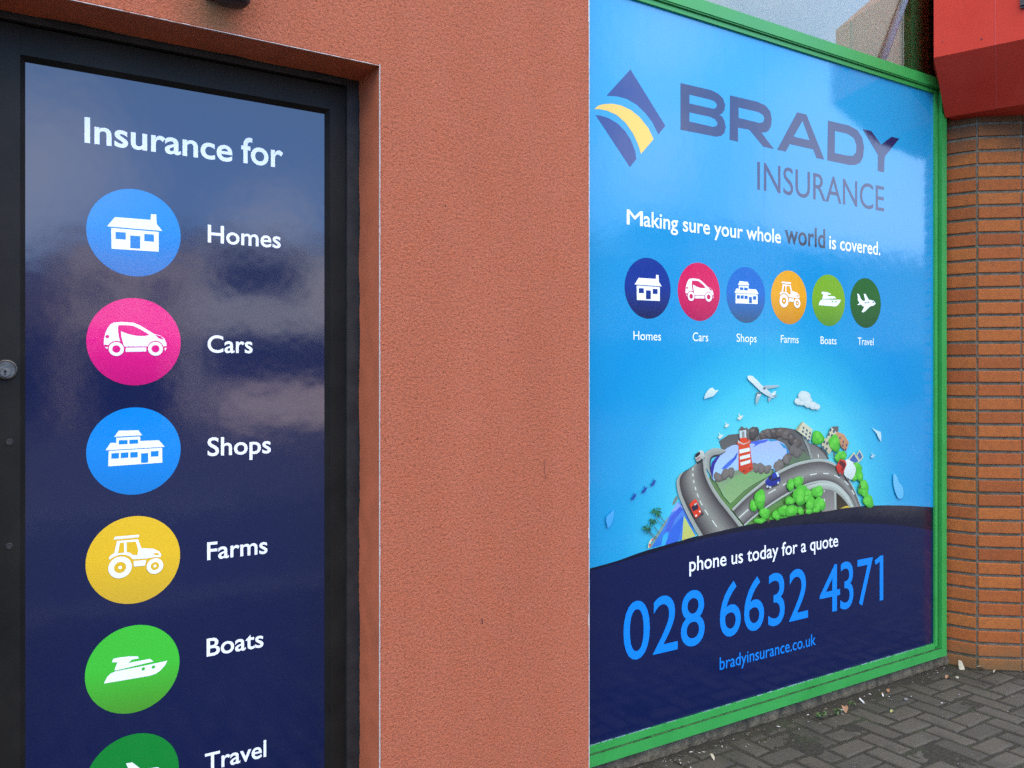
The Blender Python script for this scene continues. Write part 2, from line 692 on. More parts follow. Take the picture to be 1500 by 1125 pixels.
RD = .1285
PIC = {}
PIC['house'] = picto(4.412, 100, 160, 197, 341, YD, [
    ('w', [(300, 697), (530, 715), (533, 678), (567, 680), (570, 742), (607, 787), (249, 757)]),
    ('w', [(275, 767), (583, 793), (583, 921), (278, 902)]),
    ('d', [(304, 793), (370, 797), (370, 843), (304, 838)]),
    ('d', [(490, 806), (552, 811), (552, 857), (490, 852)]),
    ('d', [(399, 816), (463, 821), (463, 901), (399, 898)])], RD)
PIC['car'] = picto(3.63, 110, 425, 197.4, 500.6, YD, [
    ('w', [(152, 290), (154, 258), (161, 226), (172, 203), (187, 183), (206, 172), (245, 169), (310, 173), (345, 187), (384, 211), (418, 232), (452, 241),
           (474, 258), (484, 278), (486, 297), (470, 299), (461, 284), (446, 273), (427, 269), (408, 273), (394, 283), (386, 299), (262, 300), (254, 284),
           (240, 273), (220, 269), (200, 273), (186, 282), (177, 292)]),
    ('w', [(270, 306), (378, 304), (378, 326), (268, 328)]),
    ('d', [(229, 187), (270, 186), (310, 190), (350, 210), (396, 238), (370, 244), (330, 243), (285, 234), (243, 218), (246, 250), (257, 288), (245, 290), (233, 250), (228, 215)]),
    ('D', ((171, 247), 9)), ('d', [(425, 236), (455, 245), (471, 263), (445, 256)]),
    ('w', [(157, 302), (175, 303), (170, 313)]), ('w', [(474, 308), (487, 306), (478, 325)]),
    ('W', ((219, 313), 37)), ('D', ((219, 313), 20)), ('W', ((427, 312), 37)), ('D', ((427, 312), 20))], RD)
PIC['shop'] = picto(3.63, 110, 425, 197.4, 660.6, YD, [
    ('w', [(232, 747), (337, 745), (357, 772), (208, 780)]),
    ('w', [(219, 785), (346, 778), (347, 802), (445, 798), (477, 833), (162, 852), (188, 812), (219, 812)]),
    ('w', [(179, 855), (463, 838), (464, 917), (176, 937)]),
    ('d', [(233, 798), (279, 797), (279, 818), (233, 820)]), ('d', [(289, 796), (335, 794), (335, 815), (289, 818)]),
    ('d', [(193, 868), (233, 865), (233, 894), (193, 896)]), ('d', [(243, 865), (283, 862), (283, 890), (243, 893)]),
    ('d', [(294, 862), (333, 860), (333, 888), (294, 890)]), ('d', [(351, 868), (388, 866), (388, 916), (351, 918)]),
    ('d', [(403, 857), (443, 854), (443, 882), (403, 885)])], RD)
PIC['tractor'] = picto(2.921, 110, 740, 196.6, 820, YD, [
    ('w', [(171, 135), (275, 126), (272, 137), (166, 147)]),
    ('w', [(180, 153), (270, 146), (284, 184), (335, 186), (360, 197), (369, 211), (366, 222), (340, 222), (305, 228), (247, 231), (235, 219), (215, 212), (190, 212),
           (165, 221), (148, 233), (145, 226), (153, 214), (168, 205)]),
    ('d', [(192, 161), (210, 159), (210, 203), (184, 206)]), ('d', [(221, 158), (261, 155), (271, 194), (266, 214), (246, 212), (236, 204), (221, 200)]),
    ('d', [(333, 205), (354, 203), (361, 212), (345, 214)]),
    ('w', [(250, 239), (305, 234), (299, 258), (252, 262)]),
    ('W', ((193, 266), 46)), ('D', ((193, 266), 24)), ('W', ((193, 266), 7)),
    ('W', ((342, 260), 33)), ('D', ((342, 260), 17)), ('W', ((342, 260), 6))], RD)
PIC['boat'] = picto(2.921, 110, 740, 195.6, 980, YD, [
    ('w', [(123, 763), (137, 735), (152, 720), (172, 711), (290, 688), (395, 665), (385, 685), (364, 708), (345, 721), (322, 729), (200, 750)]),
    ('w', [(157, 672), (164, 657), (185, 652), (235, 646), (270, 647), (273, 655), (245, 660), (227, 675), (320, 657), (336, 668), (180, 706), (168, 706), (181, 672)]),
    ('D', ((292, 700), 7)), ('D', ((335, 692), 7))], RD)
PIC['plane'] = picto(3.659, 900, 290, 1268.1, 443.9, YW, [
    ('w', [(1305, 528), (1318, 540), (1332, 552), (1368, 546), (1390, 551), (1400, 566), (1390, 576), (1352, 586), (1335, 583), (1316, 569), (1303, 545)]),
    ('w', [(1335, 513), (1346, 515), (1364, 548), (1344, 551)]), ('w', [(1340, 580), (1378, 573), (1346, 605), (1332, 614), (1324, 610)]),
    ('w', [(1300, 512), (1310, 516), (1322, 545), (1307, 548)]), ('w', [(1303, 569), (1320, 560), (1318, 570), (1304, 575)]),
    ('d', [(1340, 560), (1346, 559), (1346, 564), (1340, 565)]), ('d', [(1350, 558), (1356, 557), (1356, 562), (1350, 563)]),
    ('d', [(1360, 557), (1366, 556), (1366, 561), (1360, 562)]), ('d', [(1383, 556), (1391, 556), (1391, 562), (1383, 561)])], .123)


def badge(px, py, y, r, pic, top, bottom, parent, label):
    mb = MB()
    cx, cz = at(px, py, y)
    flat(mb, circ(cx, cz, r, 72), y - LAYER, 0)
    k = 2.0
    for kind, pts in PIC[pic]:
        flat(mb, [(cx + a * r, cz + b * r) for a, b in pts], y - LAYER * k, 1 if kind == 'w' else 0)
        k += .25
    o = mb.build('badge', [vinyl_gradient('badge_print', top, bottom), M['white']], parent)
    o['label'] = label
    return o


# ------------------------------------------------------------------ ground, pavement, road
mb = MB()
mb.add([(-160, -160, -.16), (160, -160, -.16), (160, 160, -.16), (-160, 160, -.16)], [(0, 1, 2, 3)])
struct(mb.build('ground', M['grass']))

PX0, PX1, PY0, PY1 = -4.0, 9.0, -3.3, .12
mb = MB()
mb.add([(PX0, PY0, -.008), (PX1, PY0, -.008), (PX1, PY1, -.008), (PX0, PY1, -.008)], [(0, 1, 2, 3)], 1)
u = .1035
ox, oy = .028, -.004
for i in range(int(PX0 / u) - 2, int(PX1 / u) + 2):
    for j in range(int(PY0 / u) - 2, int(PY1 / u) + 2):
        c = (i - j) % 4
        if c == 0:
            w, h = 2 * u, u
        elif c == 3:
            w, h = u, 2 * u
        else:
            continue
        x, y = i * u + ox, j * u + oy
        if x < PX0 or x + w > PX1 or y < PY0:
            continue
        if y + h > .10:
            h = .10 - y
        if h < .025:
            continue
        g = .0058 + R.random() * .0022
        tx, ty = R.uniform(-.012, .012), R.uniform(-.012, .012)
        ez = Vector((tx, ty, 1)).normalized()
        a = R.uniform(-.008, .008)
        ex, ey = Vector((1, a, 0)), Vector((-a, 1, 0))
        mb.block((x + g, y + g, -.03 + R.uniform(-.0022, .0022)), ex, ey, ez, w - 2 * g - R.random() * .002, h - 2 * g - R.random() * .002, .03, .008)
from mathutils import noise as mnoise
def dirt_level(x, y):
    n = mnoise.noise(Vector((x * 3.1, y * 3.1, 4.2))) * .5 + mnoise.noise(Vector((x * 9, y * 9, 1.0))) * .32 + mnoise.noise(Vector((x * 38, y * 38, 2.0))) * .30
    z = -.0046 + .0086 * n
    z += .011 * max(0, 1 - (.095 - y) / .10)              # silted up against the plinth
    for cx_, cy_, r_, h_ in ((3.02, -.17, .17, .0045), (3.32, -.11, .13, .004), (2.62, -.30, .2, .004)):
        z += h_ * math.exp(-((x - cx_) ** 2 + (y - cy_) ** 2 * 1.6) / r_ ** 2)
    return z


gx, gy, st = 1.4, -1.7, .0125
nx, ny = int((6.6 - gx) / st), int((.10 - gy) / st)
mb.add([(gx + i * st, gy + j * st, dirt_level(gx + i * st, gy + j * st)) for j in range(ny + 1) for i in range(nx + 1)],
       [(j * (nx + 1) + i, j * (nx + 1) + i + 1, (j + 1) * (nx + 1) + i + 1, (j + 1) * (nx + 1) + i) for j in range(ny) for i in range(nx)], 1)
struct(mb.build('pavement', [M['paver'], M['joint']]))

mb = MB()
for k in range(15):
    x = PX0 + k * .915
    mb.block((x + .003, -3.455, -.16), (1, 0, 0), (0, 1, 0), (0, 0, 1), .909, .15, .165, .015)
struct(mb.build('kerb', M['kerb']))
mb = MB()
mb.add([(-60, -13.5, -.13), (90, -13.5, -.13), (90, -3.45, -.13), (-60, -3.45, -.13)], [(0, 1, 2, 3)])
for k in range(20):
    x = -30 + k * 6.0
    mb.add([(x, -8.55, -.126), (x + 3, -8.55, -.126), (x + 3, -8.45, -.126), (x, -8.45, -.126)], [(0, 1, 2, 3)], 1)
struct(mb.build('road', [M['asphalt'], plain('road_paint', (.7, .7, .68), .7)]))
mb = MB()
mb.add([(-60, -30, -.11), (90, -30, -.11), (90, -13.5, -.11), (-60, -13.5, -.11)], [(0, 1, 2, 3)])
struct(mb.build('car_park', M['asphalt']))

# ------------------------------------------------------------------ the rendered wall with its door opening
XR, ZR = 1.103, 2.557            # right reveal and head of the door opening (front arris)
XL = -.055                       # left reveal
XE = at(862.5, 500, 0)[0]        # right-hand end of the render
wall = thing('rendered_wall', 'orange-red roughcast rendered wall between the door and the blue window', 'wall', (.9, .2, 0))
mb = MB()
mb.prism_xz([(-7, -.05), (XL, -.05), (XL, ZR), (XR, ZR), (XR, -.05), (XE, -.05), (XE, 4.4), (9.5, 4.4), (9.5, 7), (-7, 7)], 0, .5)
mb.build('roughcast', M['stucco'], wall, fix=True)
mb = MB()
mb.box(-7, 9.5, .505, 6, -.05, 6.99)
mb.build('building_body', M['stucco'], wall)
# smooth painted lining of the reveal, 4 mm proud of the raw opening
t4 = .004
mb = MB()
mb.box(XR - t4, XR + .02, .0015, .30, 0, ZR - t4)
mb.box(XL, XR + .02, .0015, .30, ZR - t4, ZR + .02)
mb.box(XL - .02, XL + t4, .0015, .30, 0, ZR - t4)
mb.build('door_reveal', M['reveal'], wall)
mb = MB()
n = 90
for k in range(n):                               # chipped white bead down the right arris
    z0, z1 = ZR * k / n, ZR * (k + 1) / n
    w = .0008 + R.uniform(-.0004, .0005)
    mb.box(XR - t4 - .0006, XR - t4 + w, -.002, .004, z0, z1)
mb.build('corner_bead', M['bead'], wall)
mb = MB()
for k in range(60):
    x0, x1 = XL + (XR - .006 - XL) * k / 60, XL + (XR - .006 - XL) * (k + 1) / 60
    w = .0002 + R.uniform(-.0008, .0008)
    mb.box(x0, x1, -.002, .004, ZR - t4 - .001, ZR - t4 + w)
mb.build('corner_bead', M['bead'], wall)
mb = MB()
for k in range(110):
    z0, z1 = 4.4 * k / 110, 4.4 * (k + 1) / 110
    w = .0013 + R.uniform(-.0005, .0003) + (.003 if R.random() < .04 else 0)
    mb.box(XE - w * .55, XE + .0015, -.0022, .03, z0, z1)
mb.build('corner_bead', M['bead'], wall)

mb = MB()
w = .005
for k in range(170):                             # black paint straying from the frame onto the reveal
    w = min(.011, max(.0012, w + R.uniform(-.0028, .0028)))
    mb.box(XR - t4 - .0012, XR - t4 + .0005, .1725 - w, .1735, (ZR - .006) * k / 170, (ZR - .006) * (k + 1) / 170)
for k in range(80):
    w = min(.014, max(.0015, w + R.uniform(-.004, .004)))
    xa, xb = XL + .006 + (XR - XL - .012) * k / 80, XL + .006 + (XR - XL - .012) * (k + 1) / 80
    mb.box(xa, xb, .1725 - w, .1735, ZR - t4 - .0012, ZR - t4 + .0005)
mb.build('paint_edge', M['black_dust'], wall)
mb = MB()
for (pa_, pb_, wd) in (((797, 672), (799, 702), .0012), ((706, 906), (706.6, 914), .003), ((744, 497), (744, 500), .003), ((652, 300), (653, 303), .003), ((500, 71), (504, 72), .003), ((486, 66), (486, 68), .002)):
    (xa, za), (xb, zb) = at(*pa_, -.001), at(*pb_, -.001)
    mb.add([(xa - wd / 2, -.0012, za), (xa + wd / 2, -.0012, za), (xb + wd / 2, -.0012, zb), (xb - wd / 2, -.0012, zb)], [(0, 1, 2, 3)])
mb.build('scratch', M['dark_steel'], wall)

# ------------------------------------------------------------------ door
door = thing('shop_door', 'black framed door filled with a navy insurance sign', 'door', (.55, .2, 0))


def X_(px, y):
    return at(px, 600, y)[0]


ft, fl = .172, .186
frame_top_in = at(470, 117, ft)[1]
xr_in = X_(508.5, ft)
mb = MB()
mb.box(xr_in, XR - t4 - .0005, ft, .27, 0, ZR - t4 - .0005)
mb.box(XL + t4 + .0005, xr_in, ft + .0015, .27, frame_top_in, ZR - t4 - .0007)
mb.box(XL + t4 + .0005, XL + .05, ft, .27, 0, frame_top_in)
mb.build('door_frame', M['black_dust'], door)
mb = MB()
mb.box(XL + .05, xr_in, .225, .262, .01, frame_top_in)
mb.build('rebate_seal', M['gap'], door)
# leaf: stiles and rails
px_l, px_r = at(29.5, 300, fl)[0], X_(483.2, fl)
z_in = at(487, 160.5, fl)[1]
leaf_top = at(470, 121.5, fl)[1]
xl0, xr1 = XL + .056, X_(506.3, fl)
mb = MB()
mb.box(xl0, px_l, fl, .224, .02, leaf_top)
mb.box(px_r, xr1, fl, .224, .02, leaf_top)
mb.box(px_l, px_r, fl + .0012, .224, z_in, leaf_top - .001)
mb.box(px_l, px_r, fl + .0012, .224, .02, .18)
mb.build('door_leaf', M['black'], door)
# glazing bead, splayed towards the sign
sx0, sx1 = at(37, 300, YD)[0], X_(475.2, YD)
sz1 = at(476, 167.2, YD)[1]
sz0 = .215
mb = MB()
out = [(px_l, fl + .002, .18), (px_r, fl + .002, .18), (px_r, fl + .002, z_in), (px_l, fl + .002, z_in)]
inn = [(sx0, YD - .0005, sz0), (sx1, YD - .0005, sz0), (sx1, YD - .0005, sz1), (sx0, YD - .0005, sz1)]
for k in range(4):
    a, b = out[k], out[(k + 1) % 4]
    c, d = inn[(k + 1) % 4], inn[k]
    mb.add([a, b, c, d], [(0, 1, 2, 3)])
mb.build('glazing_bead', M['black'], door)
mb = MB()
mb.box(sx0 - .012, sx1 + .012, YD, .222, sz0 - .012, sz1 + .012)
dsign = mb.build('door_sign', M['navy_door'], door)


def line(parent, mat, specs, y, label=None, flag=None):
    mb = MB()
    for k, sp in enumerate(specs):
        letter(mb, sp[0], y - LAYER - .00012 * k, *sp[1:])
    if flag:
        mb.add([(x, y - LAYER - .0009, z) for x, z in (at(890 + p / 3.488, 770 + q / 3.488, y) for p, q in flag)], [tuple(range(len(flag)))])
    o = mb.build('lettering', mat, parent)
    if label:
        o['label'] = label
    return o


BO = .0165
line(dsign, M['white'], [('Insurance', 123.8, 340.5, (123.8, 208.8), (123.8, 171.2), 'I', BO), ('for', 353.3, 414.8, (363, 239.5), (363, 201.5), 'f', BO)], YD, 'white heading on the navy door sign')
for body, x0, x1, base, top, ref in (
        ('Homes', 304.4, 411.2, (304.4, 355.0), (304.4, 329.0), 'H'), ('Cars', 304.0, 370.0, (310, 516.9), (310, 490.9), 'C'), ('Shops', 304.0, 396.8, (310, 668.3), (310, 640.6), 'S'),
        ('Farms', 303.4, 391.8, (303.4, 820.6), (303.4, 794.6), 'F'), ('Boats', 302.7, 386, (302.7, 962), (302.7, 935.8), 'B'), ('Travel', 300.3, 390, (309, 1128), (309, 1102.5), 'T')):
    line(dsign, M['white'], [(body, x0, x1, base, top, ref, .013)], YD)
for pic, px, py, top, bot in (
        ('house', 197.3, 341, (0, 146, 240), (10, 122, 212)), ('car', 197.4, 500.6, (255, 24, 150), (214, 18, 128)), ('shop', 197.3, 660.6, (0, 148, 250), (0, 134, 226)),
        ('tractor', 196.4, 820, (255, 206, 44), (228, 186, 52)), ('boat', 195.5, 980, (72, 210, 66), (82, 164, 52)), ('plane', 194.5, 1139.5, (14, 142, 56), (18, 128, 50))):
    badge(px, py, YD, RD, pic, top, bot, dsign, 'round badge with a white ' + {'plane': 'aeroplane'}.get(pic, pic))

# lock and the two blanked screw holes on the lock stile
lx, lz = at(8.5, 541.5, fl)
mb = MB()
mb.loft([[(lx + r * math.cos(a), y, lz + r * math.sin(a)) for a in [2 * math.pi * k / 32 for k in range(32)]]
         for r, y in ((.0285, fl), (.0282, fl - .006), (.0262, fl - .0105), (.0245, fl - .0115), (.0225, fl - .0095))], 0)
lock = mb.build('lock', M['steel'], door, fix=True)
kx, kz = lx - .002, lz - .008
mb = MB()
mb.loft([[(kx + r * math.cos(a), y, kz + r * math.sin(a)) for a in [2 * math.pi * k / 24 for k in range(24)]]
         for r, y in ((.0125, fl - .0095), (.0122, fl - .0142), (.0112, fl - .015))], 0)
mb.build('cylinder', M['steel'], lock, fix=True)
mb = MB()
mb.add([(kx + .0035 * math.cos(2 * math.pi * k / 16), fl - .0154, kz + .003 + .0035 * math.sin(2 * math.pi * k / 16)) for k in range(16)], [tuple(range(16))])
mb.add([(kx - .0012, fl - .0153, kz + .003), (kx + .0012, fl - .0153, kz + .003), (kx + .0016, fl - .0153, kz - .0075), (kx - .0016, fl - .0153, kz - .0075)], [(0, 1, 2, 3)])
mb.build('keyhole', M['gap'], lock)
for px, py in ((14, 647.5), (13.5, 800)):
    x, z = at(px, py, fl)
    mb = MB()
    mb.loft([[(x + r * math.cos(a), y, z + r * math.sin(a)) for a in [2 * math.pi * k / 20 for k in range(20)]]
             for r, y in ((.0095, fl), (.009, fl - .002), (.0075, fl - .0024), (.007, fl - .0008))], 0)
    mb.build('screw', M['dark_steel'], door, fix=True)

# ------------------------------------------------------------------ shop window with its printed sign
win = thing('shop_window', 'green framed shop window covered by a blue insurance sign', 'window', (3.2, .09, .06))
XV = 4.320
ZV0, ZV1 = .141, 3.066
XJ0, XJ1 = 4.360, 4.405          # outer jamb
yf = .065
XWL = 1.90
mb = MB()
mb.box(XJ0, XJ1, yf, .24, .068, 4.39)
mb.box(XWL, XJ0, yf + .0012, .24, .068, .112)
mb.box(XWL, XJ0, yf + .0012, .15, 3.094, 3.146)
mb.box(XWL, XJ0, yf + .006, .15, 3.088, 3.094)
mb.box(XWL, XJ0, yf, .24, 4.30, 4.389)
mb.box(XWL - .045, XWL, yf, .24, .068, 4.39)
mb.build('window_frame', M['green'], win)
mb = MB()
mb.box(XV, 4.341, .078, .14, .127, 3.082)
mb.box(XWL, XV, .079, .14, .114, ZV0)
mb.box(XWL, XV, .079, .14, ZV1, 3.083)
mb.build('glazing_bead', M['green'], win)
mb = MB()
mb.box(4.3412, XJ0 - .0003, .094, .15, .113, 3.093)
mb.box(XWL, XV, .0815, .15, 3.0832, 3.0878)
mb.build('glazing_seal', M['green_dark'], win)
mb = MB()
mb.box(XWL, XJ0 - .0006, .0672, .0785, .1124, .1134)
mb.box(4.3455, 4.3475, .0925, .0939, .13, 3.08)
mb.build('joint_line', plain('dark_joint', (.020, .075, .020), .9, .8, 30), win)  # thin dark green strips set in the grooves beside the bead
mb = MB()
mb.box(4.114, XJ0 - .0005, .085, .123, 3.147, 4.299)
mb.build('inner_frame', M['green_dark'], win)
mb = MB()
mb.box(XWL, XV, YW, .12, ZV0, ZV1)
wsign = mb.build('window_sign', M['sign_sky'], win)
mb = MB()
mb.add([(XWL, .075, 3.1462), (XJ0, .075, 3.1462), (XJ0, .075, 4.2995), (XWL, .075, 4.2995)], [(0, 1, 2, 3)])
mb.build('glass_pane', M['glass'], win)


def Z5(x, y):
    return (850 + x / 2.813, 500 + y / 2.813)


def Wp(p, y=YW):
    return at(p[0], p[1], y)


top_edge = smooth_open([Z5(*p) for p in [(0, 947), (30, 938), (150, 905), (272, 862), (490, 800), (650, 762), (900, 710), (1050, 690), (1180, 678), (1320, 676), (1460, 684)]], 5)
mid_edge = smooth_open([Z5(*p) for p in [(0, 958), (30, 950), (272, 878), (490, 817), (650, 786), (750, 772), (900, 756), (1100, 749), (1300, 757), (1460, 779)]], 5)
mb = MB()


def clampx(p):
    x, z = Wp(p)
    return (min(max(x, XWL), XV), z)


te = [clampx(p) for p in top_edge]
me_ = [clampx(p) for p in mid_edge]
DARK, NAVY = (.0018, .0045, .026), (.0028, .0095, .070)
flat(mb, te + [(XV, ZV0), (XWL, ZV0)], YW - LAYER, 0, DARK)
flat(mb, me_ + [(XV, ZV0), (XWL, ZV0)], YW - LAYER * 1.6, 0, NAVY)
mb.build('navy_band', M['print'], wsign)
NB = YW - LAYER * 1.8
# vinyl that has lifted along the foot of the sign
mb = MB()
for k in range(34):
    x = XWL + .1 + k * .068
    if R.random() < .62:
        h = R.uniform(.0006, .0016)
        mb.box(x, x + R.uniform(.03, .07), YW - .003, YW - .0005, ZV0 + .0005, ZV0 + h)
mb.build('lifted_edge', M['curl'], wsign)
mb = MB()
for px in (1119,):
    x = at(px, 400, YW)[0]
    mb.box(x, x + .0012, YW - .0002, YW + .001, 1.45, ZV1 - .001)
mb.build('sheet_seam', vinyl('sheet_overlap', lin((26, 126, 205))), wsign)


def zE(x, y):
    return (980 + x / 4.167, 100 + y / 4.167)


def zD(x, y):
    return (860 + x / 6.25, 90 + y / 6.25)


mb = MB()
for pts in ([(397, 73), (716, 590), (652, 667), (600, 560), (540, 480), (460, 400), (370, 345), (280, 320), (178, 313)],
            [(77, 490), (130, 497), (200, 520), (280, 570), (350, 640), (400, 720), (440, 820), (451, 893), (392, 967)]):
    flat(mb, [Wp(zD(*p)) for p in pts], YW - LAYER, 0)
flat(mb, [Wp(zD(*p)) for p in [(65, 437), (100, 405), (150, 391), (230, 387), (310, 402), (400, 445), (480, 510), (560, 610), (608, 712), (493, 847), (470, 770), (420, 660), (350, 560),
                               (270, 490), (180, 450), (110, 437)]], YW - LAYER, 1)
mb.build('logo', [M['logo_navy'], M['yellow']], wsign)['label'] = 'tilted square logo of two navy blades and a yellow one'
mb = MB()
BR = [([(70, 90), (255, 133), (300, 155), (330, 185), (343, 225), (338, 255), (322, 278), (306, 284), (324, 294), (338, 320), (346, 360), (338, 395), (318, 413), (285, 417), (70, 375)],
       [[(124, 162), (255, 193), (280, 205), (291, 222), (288, 240), (272, 248), (124, 215)], [(124, 270), (250, 297), (282, 313), (295, 335), (290, 352), (268, 358), (124, 325)]]),
      ([(372, 165), (540, 205), (590, 228), (618, 265), (627, 310), (622, 355), (607, 381), (588, 391), (563, 392), (640, 493), (575, 478), (490, 375), (421, 362), (421, 447), (370, 437)],
       [[(424, 240), (545, 268), (572, 285), (581, 305), (575, 328), (550, 334), (424, 303)]]),
      ([(782, 269), (838, 282), (948, 557), (900, 548), (880, 495), (737, 463), (712, 508), (660, 497)], [[(814, 322), (857, 440), (760, 417)]]),
      ([(970, 319), (1100, 350), (1150, 378), (1180, 425), (1190, 480), (1185, 540), (1168, 575), (1140, 590), (1100, 590), (966, 562)],
       [[(1012, 383), (1090, 402), (1128, 428), (1143, 470), (1140, 515), (1122, 535), (1090, 533), (1011, 518)]]),
      ([(1182, 371), (1235, 384), (1295, 466), (1358, 418), (1405, 430), (1316, 540), (1312, 635), (1274, 627), (1275, 530)], [])]
for outer, holes in BR:
    flat(mb, [Wp(zE(*p)) for p in outer], YW - LAYER, 0)
    for h in holes:
        flat(mb, [Wp(zE(*p)) for p in h], YW - LAYER * 1.5, 1)
mb.build('lettering', [M['charcoal'], M['sign_sky']], wsign)['label'] = 'wide dark capitals of the company name'
line(wsign, M['charcoal'], [('INSURANCE', 1109.4, 1295.2, (1109.6, 277.6), (1109.6, 236.8), 'I', .0)], YW)
SB = .0125
line(wsign, M['white'], [*[('M', 918.3 + d, 941.4 + d, (920, 328.9), (920, 306.8), 'M', 0.0) for d in (-.3, 0, .3)], ('aking sure your whole', 942.9, 1143.8, (945.5, 332.2), (945.5, 316.4), 'a', SB), ('is covered.', 1214.8, 1289.6, (1283, 373.4), (1283, 359.9), 'e', SB)], YW)
line(wsign, M['plum'], [('world', 1150, 1208.8, (1205, 363.4), (1205, 335.2), 'd', SB)], YW, 'larger dark word in the white slogan')
for body, x0, x1, base, top, ref in (
        ('Homes', 927.9, 968.3, (928, 497.7), (928, 484.8), 'H'), ('Cars', 1014.8, 1037.4, (1016, 499.7), (1016, 486.7), 'C'), ('Shops', 1079, 1108.4, (1081, 500.8), (1081, 488.6), 'S'),
        ('Farms', 1143.8, 1170, (1144, 501.9), (1144, 490.8), 'F'), ('Boats', 1202, 1225.4, (1202, 503.8), (1202, 492.7), 'B'), ('Travel', 1256.7, 1279.6, (1258, 505.2), (1258, 494.4), 'T')):
    line(wsign, M['white'], [(body, x0, x1, base, top, ref, .002)], YW)
for pic, px, py, top, bot in (
        ('house', 949.2, 422.3, (14, 56, 156), (18, 34, 92)), ('car', 1024.1, 427.5, (232, 18, 100), (190, 12, 90)), ('shop', 1093, 432.1, (0, 114, 214), (52, 96, 138)),
        ('tractor', 1155.8, 435.7, (255, 180, 34), (222, 148, 36)), ('boat', 1214, 440, (136, 188, 48), (104, 158, 58)), ('plane', 1268.1, 443.9, (28, 106, 34), (24, 88, 32))):
    badge(px, py, YW, .123, pic, top, bot, wsign, 'small round badge with a white ' + {'plane': 'aeroplane'}.get(pic, pic))
line(wsign, M['white'], [('phone us today for a quote', 1009.8, 1227.7, (1040.5, 832.6), (1040.5, 818.1), 'o', .009)], NB)
line(wsign, M['azure'], [('028', 913.3, 1032.2, (934.4, 965.8), (934.4, 879.5), '0', .004), ('6632', 1054.6, 1183.6, (1071, 932.2), (1071, 851.2), '6', .004),
                         *[('4', 1201.2 + d, 1230.1 + d, (1222, 895.5), (1222, 826.8), '4', 0.0) for d in (-.4, 0, .4)], ('371', 1230.9, 1293.8, (1240, 892.3), (1240, 822.5), '3', .004)], NB, 'big azure phone number', [(1364, 176), (1390, 156), (1392, 182), (1368, 200)])
line(wsign, M['azure'], [('bradyinsurance.co.uk', 1054.3, 1194.9, (1057, 981.2), (1057, 962.6), 'b', .004)], NB)

# ------------------------------------------------------------------ printed little world
GL = [YW - LAYER]


